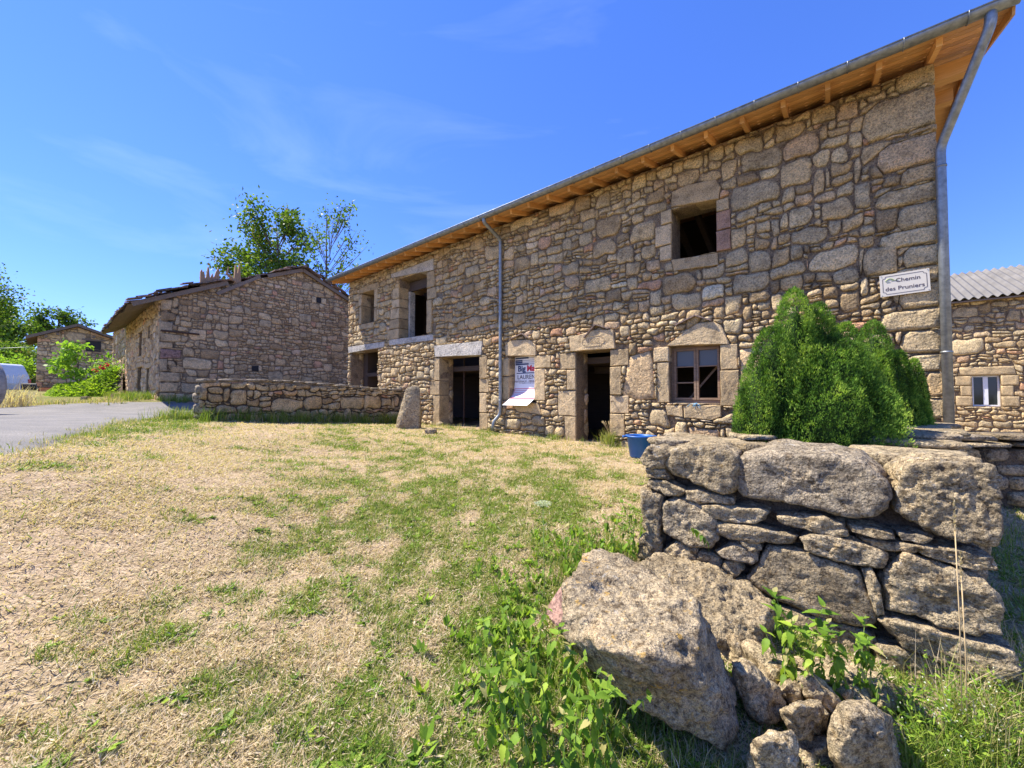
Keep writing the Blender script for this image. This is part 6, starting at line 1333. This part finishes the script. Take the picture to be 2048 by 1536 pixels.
conifer('middle conifer shrub just behind the largest one', spires([plume(1750,4.0,84,643,750),plume(1762,3.9,64,700,800),plume(1738,4.1,66,690,800)], 16, 0, 6), 32000, -0.85, 4, .025)
conifer('smallest conifer shrub nearest to the house corner', spires([plume(1800,4.1,56,703,800),plume(1830,4.15,40,722,800),plume(1845,4.15,28,760,830),plume(1806,4.0,66,770,850),plume(1834,4.05,46,800,860)], 16, 0, 7), 32000, -0.85, 5, .024)
gs = np.array([(1.3,3.5),(2.35,2.75),(4.5,4.85),(4.2,6.2),(2.9,6.3)]); V=[(x,y,gz(x,y)+0.16 if k < 2 else gz(x,y)+.05) for k,(x,y) in enumerate(gs)]
link('bed_soil', mesh_py('bed_soil', V, [[0,1,2,3,4]], 0.3), M['earth'], kind='structure')
# ---------------------------------------------------------------- bucket
bk = hit(1284,917); bkt = thing('bucket', 'round blue plastic bucket on the ground behind the stone wall end', 'bucket', (bk.x,bk.y+.12,gz(bk.x,bk.y+.12)-.01)); V=[];F=[]; pr = [(0.0,.012),(.13,.012),(.14,.02),(.185,.30),(.205,.30),(.205,.322),(.18,.322),(.172,.30),(.132,.03),(0,.03)]
sc_b = (55/F_PX*bk.y)/0.41
for i in range(32):
    t = 2*math.pi*i/32
    for r_,z in pr: V.append((r_*sc_b*math.cos(t), r_*sc_b*math.sin(t), z*sc_b*1.05))
m_ = len(pr)
for i in range(32):
    for j in range(m_-1): a = i*m_+j; b_ = ((i+1)%32)*m_+j; F.append([a,b_,b_+1,a+1])
link('shell', mesh_py('shell', V, F), M['blue'], bkt); MB().box(-.25*sc_b,-.2*sc_b,-.04,.04,.31*sc_b,.335*sc_b).build('handle', M['blue'], bkt); MB().box(.2*sc_b,.25*sc_b,-.04,.04,.31*sc_b,.335*sc_b).build('handle', M['blue'], bkt)
# ---------------------------------------------------------------- trees
def tree(name, label, base, H, spread, n, mat, seed, leaf=0.16, trunk=0.16, z0f=0.35, group=None, flat=0.8, nb=26, bare=0.0, tlo=0, thi=1, clump=0.55, lf=1.0, skew=0.0, part='crown'):
    r_ = random.Random(seed); root = thing(name, label, 'tree', base, 0, group); mb = MB(); tips = []
    mb.tube([(0,0,-.3),(r_.uniform(-.1,.1),r_.uniform(-.1,.1),H*.3),(r_.uniform(-.3,.3)+skew*.3,r_.uniform(-.3,.3),H*.62),(r_.uniform(-.3,.3)+skew*.6,0,H*.92)],[trunk,trunk*.8,trunk*.45,trunk*.1],8)
    for k in range(nb):
        t = r_.uniform(z0f,0.95); az = r_.uniform(0,6.28); prof = math.sin(math.pi*min(1,max(0.08,(t-z0f+.12)/(1.12-z0f))))**.7; R_ = spread*prof*r_.uniform(.55,1.05); st = Vector((skew*.5*t,0,H*t*.82)); en = Vector((math.cos(az)*R_+skew*t, math.sin(az)*R_*flat, min(H,H*t+R_*r_.uniform(.1,.55)))); md = st.lerp(en,.5)+Vector((0,0,-.05*R_))
        mb.tube([st,md,en],[trunk*.32*(1.1-t),trunk*.17,trunk*.04],5); tips.append((en,.7)); tips.append((md.lerp(en,.5),.6))
        for q in range(3):
            a_ = md.lerp(en, r_.uniform(0,.8)); e2 = a_+Vector((r_.uniform(-1,1),r_.uniform(-1,1),r_.uniform(-.2,1)))*spread*.28; mb.tube([a_,e2],[trunk*.08,trunk*.02],4); tips.append((e2,.6))
    mb.build('trunk', M['bark'], root, True)
    g = np.random.default_rng(seed); tp = np.array([tuple(t[0]) for t in tips]); keep = g.random(len(tp)) > bare; tp = tp[keep] if keep.sum() > 3 else tp; w = g.integers(0,len(tp),n); C = tp[w]+g.normal(0,1,(n,3))*np.array([1,1,.75])*clump*spread*.22*g.uniform(.5,1.2,len(tp))[w][:,None]
    C = C[C[:,2] > H*.12]; n = len(C); D = g.normal(size=(n,3)); D[:,2] -= .25; D = unit(D); S = unit(np.cross(D,g.normal(size=(n,3)))); ct = g.uniform(-.15,.15,len(tp))
    V,F = leaves_np(C, D, S, g.uniform(.6,1.3,n)*leaf*lf, g.uniform(.4,.8,n)*leaf*lf); T = np.clip(tlo+(thi-tlo)*g.random(n)**1.1+0.1*np.sin(C[:,0]*3+seed),0,1)
    link(part, mesh_np(part, V, F, np.repeat(T,4)), mat, root, smooth=False); return root
def gtree(px, Y): x,y = P2(px,Y); return (x,y,gz(x,y)-.1)
def topH(py, Y, base): return (790-py)/F_PX*Y-base[2]
b_ = gtree(552,27); tree('oak_tree','leafy green tree rising behind the ruined house ridge',b_,topH(410,27,b_),3.4,9000,M['tree'],5,.26,.22,.42,None,.7,46,.12,.05,.95,.62,1.0,-.6)
b_ = gtree(648,25); tree('thin_ash_tree','sparse tree with bare upright branches right of the leafy one',b_,topH(398,25,b_),2.6,1500,M['tree'],9,.22,.16,.38,None,.7,40,.35,.1,.85,.5,1.0,.5)
b_ = gtree(-95,36); tree('broadleaf_tree','tall dense tree at the far left edge beyond the road',b_,topH(530,36,b_),4.4,9000,M['tree'],15,.30,.3,.15,None,.8,44,.02,.0,.9,.75)
b_ = gtree(-2,44); tree('broadleaf_tree','rounder tree behind the white van',b_,topH(610,44,b_),2.9,7000,M['tree'],18,.32,.3,.1,None,.8,40,.0,.0,.9,.8)
b_ = gtree(110,56); tree('broadleaf_tree','distant tree top showing above the barn roof',b_,topH(618,56,b_),3.4,3800,M['tree'],25,.40,.3,.5,None,.8,34,.15,.0,.85,.6)
for k,(px,Y,py,lab) in enumerate([(-20,30,716,'light green bush left of the van'),(25,33,700,'bright green bush directly above the van roof'),(62,36,706,'bush between the van and the barn wall')]):
    b_ = gtree(px,Y); tree('bush',lab,b_,topH(py,Y,b_),2.2,4200,M['sapling'] if k == 0 else M['tree'],60+k,.22,.08,.02,None,.9,26,.0,.35,1.0,.9,part='foliage')
b_ = gtree(153,21); b_ = (b_[0],b_[1],0.2); tree('walnut_sapling','yellow green sapling with big leaves in front of the barn',b_,topH(690,21,b_),1.15,560,M['sapling'],77,.26,.03,.25,None,.9,17,.0,.0,1,.5)
# ---------------------------------------------------------------- overgrown bank, rubble, roses
def bankz(px, py, Y): return atY(px,py,Y)
n = 9000; u_ = RNG.random(n); v_ = RNG.random(n); pxs = 85+150*u_; Ys = 18.5+3.0*v_; 
topl = np.interp(pxs, [85,110,150,200,235],[800,775,768,752,735]); g0 = np.array([(790-808)/F_PX*18.3])
ztop = (790-topl)/F_PX*20.0; frac = np.sin(np.pi/2*np.clip(v_*1.6,0,1)); zz = -0.45+(ztop+.45)*frac+0.12*n2(pxs*0.1,Ys,1.2,3,5); X_ = (pxs-1024)/F_PX*Ys
C = np.stack([X_,Ys,zz],1); D = rdir(n); D[:,2] = abs(D[:,2])*.5; D = unit(D); V,F = leaves_np(C, D, unit(np.cross(D,np.tile([0,0,1.],(n,1)))), RNG.uniform(.08,.18,n), RNG.uniform(.07,.14,n)); link('vine_cover', mesh_np('vine_cover', V, F, np.repeat(RNG.random(n),4)), M['vine'], kind='stuff', label='bright yellow green creeper covering the bank below the barn', cat='creeper')
uu_ = np.linspace(75,245,26); vv_ = np.linspace(0,1,14); V=[]
for a in uu_:
    for q in vv_:
        Y = 18.4+3.2*q; tl = np.interp(a,[75,110,150,200,235],[803,780,773,757,738]); V.append(((a-1024)/F_PX*Y, Y, -0.6+((790-tl)/F_PX*20+.5)*math.sin(math.pi/2*min(1,q*1.6))))
F = [[i*14+j,(i+1)*14+j,(i+1)*14+j+1,i*14+j+1] for i in range(25) for j in range(13)]; link('earth_bank', mesh_py('earth_bank', V, F, 0.4), M['earth'], kind='structure')
rgP = random.Random(4); V0=[];F0=[];T0_=[]; cu = [Vector(c) for c in ((-1,-1,-1),(1,-1,-1),(1,1,-1),(-1,1,-1),(-1,-1,1),(1,-1,1),(1,1,1),(-1,1,1))]
for k in range(330):
    px = rgP.uniform(190,246); Y = rgP.uniform(17.2,18.6); z = -0.42+max(0,(px-190)/50)*0.5*rgP.random(); s_ = rgP.uniform(.04,.13); R_ = Matrix.Rotation(rgP.uniform(0,3),3,'Z')@Matrix.Rotation(rgP.uniform(-.5,.5),3,'X'); c_ = Vector(((px-1024)/F_PX*Y,Y,z)); b0 = len(V0)
    for q in cu: V0.append(tuple(c_+R_@Vector((q.x*s_*1.4*rgP.uniform(.6,1),q.y*s_*rgP.uniform(.6,1),q.z*s_*.5))))
    F0 += [[i+b0 for i in f] for f in ([0,3,2,1],[4,5,6,7],[0,1,5,4],[1,2,6,5],[2,3,7,6],[3,0,4,7])]; T0_ += [rgP.uniform(.5,1)]*8
link('rubble_heap', mesh_py('rubble_heap', V0, F0, T0_), M['ruin'], kind='stuff', label='heap of small broken stones at the far end of the ruin front', cat='rubble', smooth=False)
c_ = atY(172,800,16.5); rock_obj('rock', boxpts(c_, Vector((1,0,0)), Vector((0,1,0)), .36,.3,.34, rgP, j=.2), M['granite'], None, 3, 0.0, org, 'dark squared rock in front of the creeper covered bank', 'rock', seed=90)
rs = thing('rose_bush','small rose bush with red blooms at the top of the bank','shrub',atY(217,752,20.0)); n = 700; C = RNG.normal(0,1,(n,3))*np.array([.42,.3,.28])+np.array([0,0,.25]); D = rdir(n); V,F = leaves_np(C, D, side_of(D), RNG.uniform(.07,.13,n), RNG.uniform(.05,.09,n)); link('foliage', mesh_np('foliage', V, F, np.repeat(RNG.random(n),4)), M['sapling'], rs)
for (x,z) in ((0.0,.42),(0.08,.36),(-.38,.30),(.3,.55),(-.3,.22)):
    C = RNG.normal(0,.035,(40,3))+np.array([x,-.35,z]); D = rdir(40); V,F = leaves_np(C, D, side_of(D), np.full(40,.07), np.full(40,.06)); link('flower', mesh_np('flower', V, F, np.repeat(RNG.random(40),4)), M['rose'], rs)
# ---------------------------------------------------------------- van, orange sheet, barrel, cable, tractor
vb = P2(28,25.0); vz = atY(28,790,25).z+0.02
van = thing('white_van','white delivery van parked by the barn, seen from its right rear corner','van',(vb[0]-2.5,vb[1]+.3,vz-.15), math.radians(8))
prof = [(-2.6,.35),(1.75,.35),(1.86,.9),(1.80,1.4),(1.55,2.12),(1.4,2.2),(-1.2,2.2),(-1.9,1.45),(-2.6,1.2)]
V = [(x,-.92+(.10 if z > 1.9 else 0),z) for x,z in prof]+[(x,.92-(.10 if z > 1.9 else 0),z) for x,z in prof]; m_ = len(prof); F = [list(range(m_)),list(range(2*m_-1,m_-1,-1))]+[[i,m_+i,m_+(i+1)%m_,(i+1)%m_] for i in range(m_)]
me = mesh_py('body', V, F); o = link('body', me, M['vanpaint'], van, smooth=False); bv = o.modifiers.new('b','BEVEL'); bv.width = .07; bv.segments = 3
for x in (-1.6,1.05):
    for y in (-.9,.9):
        wh = MB().tube([(x,y-.1,.33),(x,y+.1,.33)],.33,18).build('wheel', M['rubber'], van); MB().tube([(x,y-.115,.33),(x,y+.115,.33)],.18,12).build('rim', M['zinc'], wh)
for y in (-.85,.85): MB().box(1.80,1.88,y-.07,y+.07,.75,1.2).build('tail_lamp', M['lamp'], van)
MB().box(1.845,1.86,-.7,.7,.38,.5).build('bumper', M['rubber'], van); MB().box(-.9,.9,-.927,-.919,.9,.94).build('side_moulding', M['rubber'], van); MB().box(-2.2,-1.5,-.925,-.9,1.25,1.75).build('cab_window', M['glass'], van)
sh = thing('orange_sheet','rusty orange metal panel leaning at the foot of the barn','metal panel',atY(95,800,23.5)); MB().box(-.55,.75,0,.04,-.1,.75).build('panel', M['orange'], sh); MB().box(-.6,-.55,-.02,.06,-.1,.82).build('post', M['rust'], sh); MB().box(-.6,.8,-.02,.06,.75,.81).build('rail', M['rust'], sh)
bc = thing('rusty_trough','dark rusty box trailer between the van and the orange panel','trailer',atY(67,800,24.5)); MB().box(-.3,.38,-.3,.3,.15,.55).build('box', M['rust'], bc); 
for x in (-.2,.3): MB().tube([(x,-.32,.05),(x,-.38,.05)],.14,12).build('wheel', M['rubber'], bc)
br = thing('black_drum','small round black drum above the rusty trailer beside the barn','drum',atY(62,774,24.3)); MB().tube([(-.2,-.3,0.02),(.22,.1,0.02)],.22,18).build('shell', M['black'], br); MB().tube([(-.21,-.31,.02),(-.2,-.3,.02)],.10,12).build('cap', M['rust'], br)
cb = MB().tube([atY(-60,697,30),atY(0,696.5,29.5),atY(62,694,29)],0.018,5).build('power_cable', M['zinc'], None, True); props(cb, 'thin pale cable stretched from the barn wall to the left', 'cable')
# tractor: only its big rear wheel reaches into the frame
tc_ = thing('old_tractor','old tractor on the road with a big dusty rear wheel on an orange rim','tractor',(-12.62,8.40,gz(-12.5,8.4)+.01), math.radians(168))
R_ = .66
def wheel(name, x, y, R, w_, s):
    V=[];F=[]; pr = [(R*.58,-.5),(R*.72,-.52),(R*.9,-.48),(R*.985,-.36),(R,-.2),(R,.2),(R*.985,.36),(R*.9,.48),(R*.72,.52),(R*.58,.5)]; n = 48
    for i in range(n):
        t = 2*math.pi*i/n
        for r_,q in pr: V.append((x+r_*math.cos(t)*(1.0+(0.018 if (i%2 and r_ > R*.95) else 0)), y+q*w_, R+r_*math.sin(t)*(1.0+(0.018 if (i%2 and r_ > R*.95) else 0))))
    m_ = len(pr)
    for i in range(n):
        for j in range(m_): F.append([i*m_+j,((i+1)%n)*m_+j,((i+1)%n)*m_+(j+1)%m_,i*m_+(j+1)%m_])
    o = link(name, mesh_py(name, V, F), M['dusty_tyre'], tc_); MB().tube([(x,y-.10*w_,R),(x,y+.10*w_,R)],R*.56,28).build('rim', M['orange'], o, False); MB().tube([(x,y-.35*w_,R),(x,y+.35*w_,R)],R*.16,14).build('hub', M['white'], o); return o
M['dusty_tyre'] = plain('dusty_tyre', (0.34,0.30,0.25), 0.95, 0, 0.3, 10, 0.01)
wheel('rear_wheel',0,.62,R_,.34,1); wheel('rear_wheel',0,-.62,R_,.34,1); wheel('front_wheel',2.0,.55,.38,.18,1); wheel('front_wheel',2.0,-.55,.38,.18,1)
MB().box(.4,2.5,-.28,.28,.75,1.3).build('bonnet', M['orange'], tc_); MB().box(-.35,.4,-.25,.25,.5,1.0).build('gearbox', M['black'], tc_); MB().box(-.15,.15,-.22,.22,1.05,1.12).build('seat', M['black'], tc_); MB().tube([(.45,0,1.3),(.2,0,1.55)],.02,8).build('steering_column', M['black'], tc_)
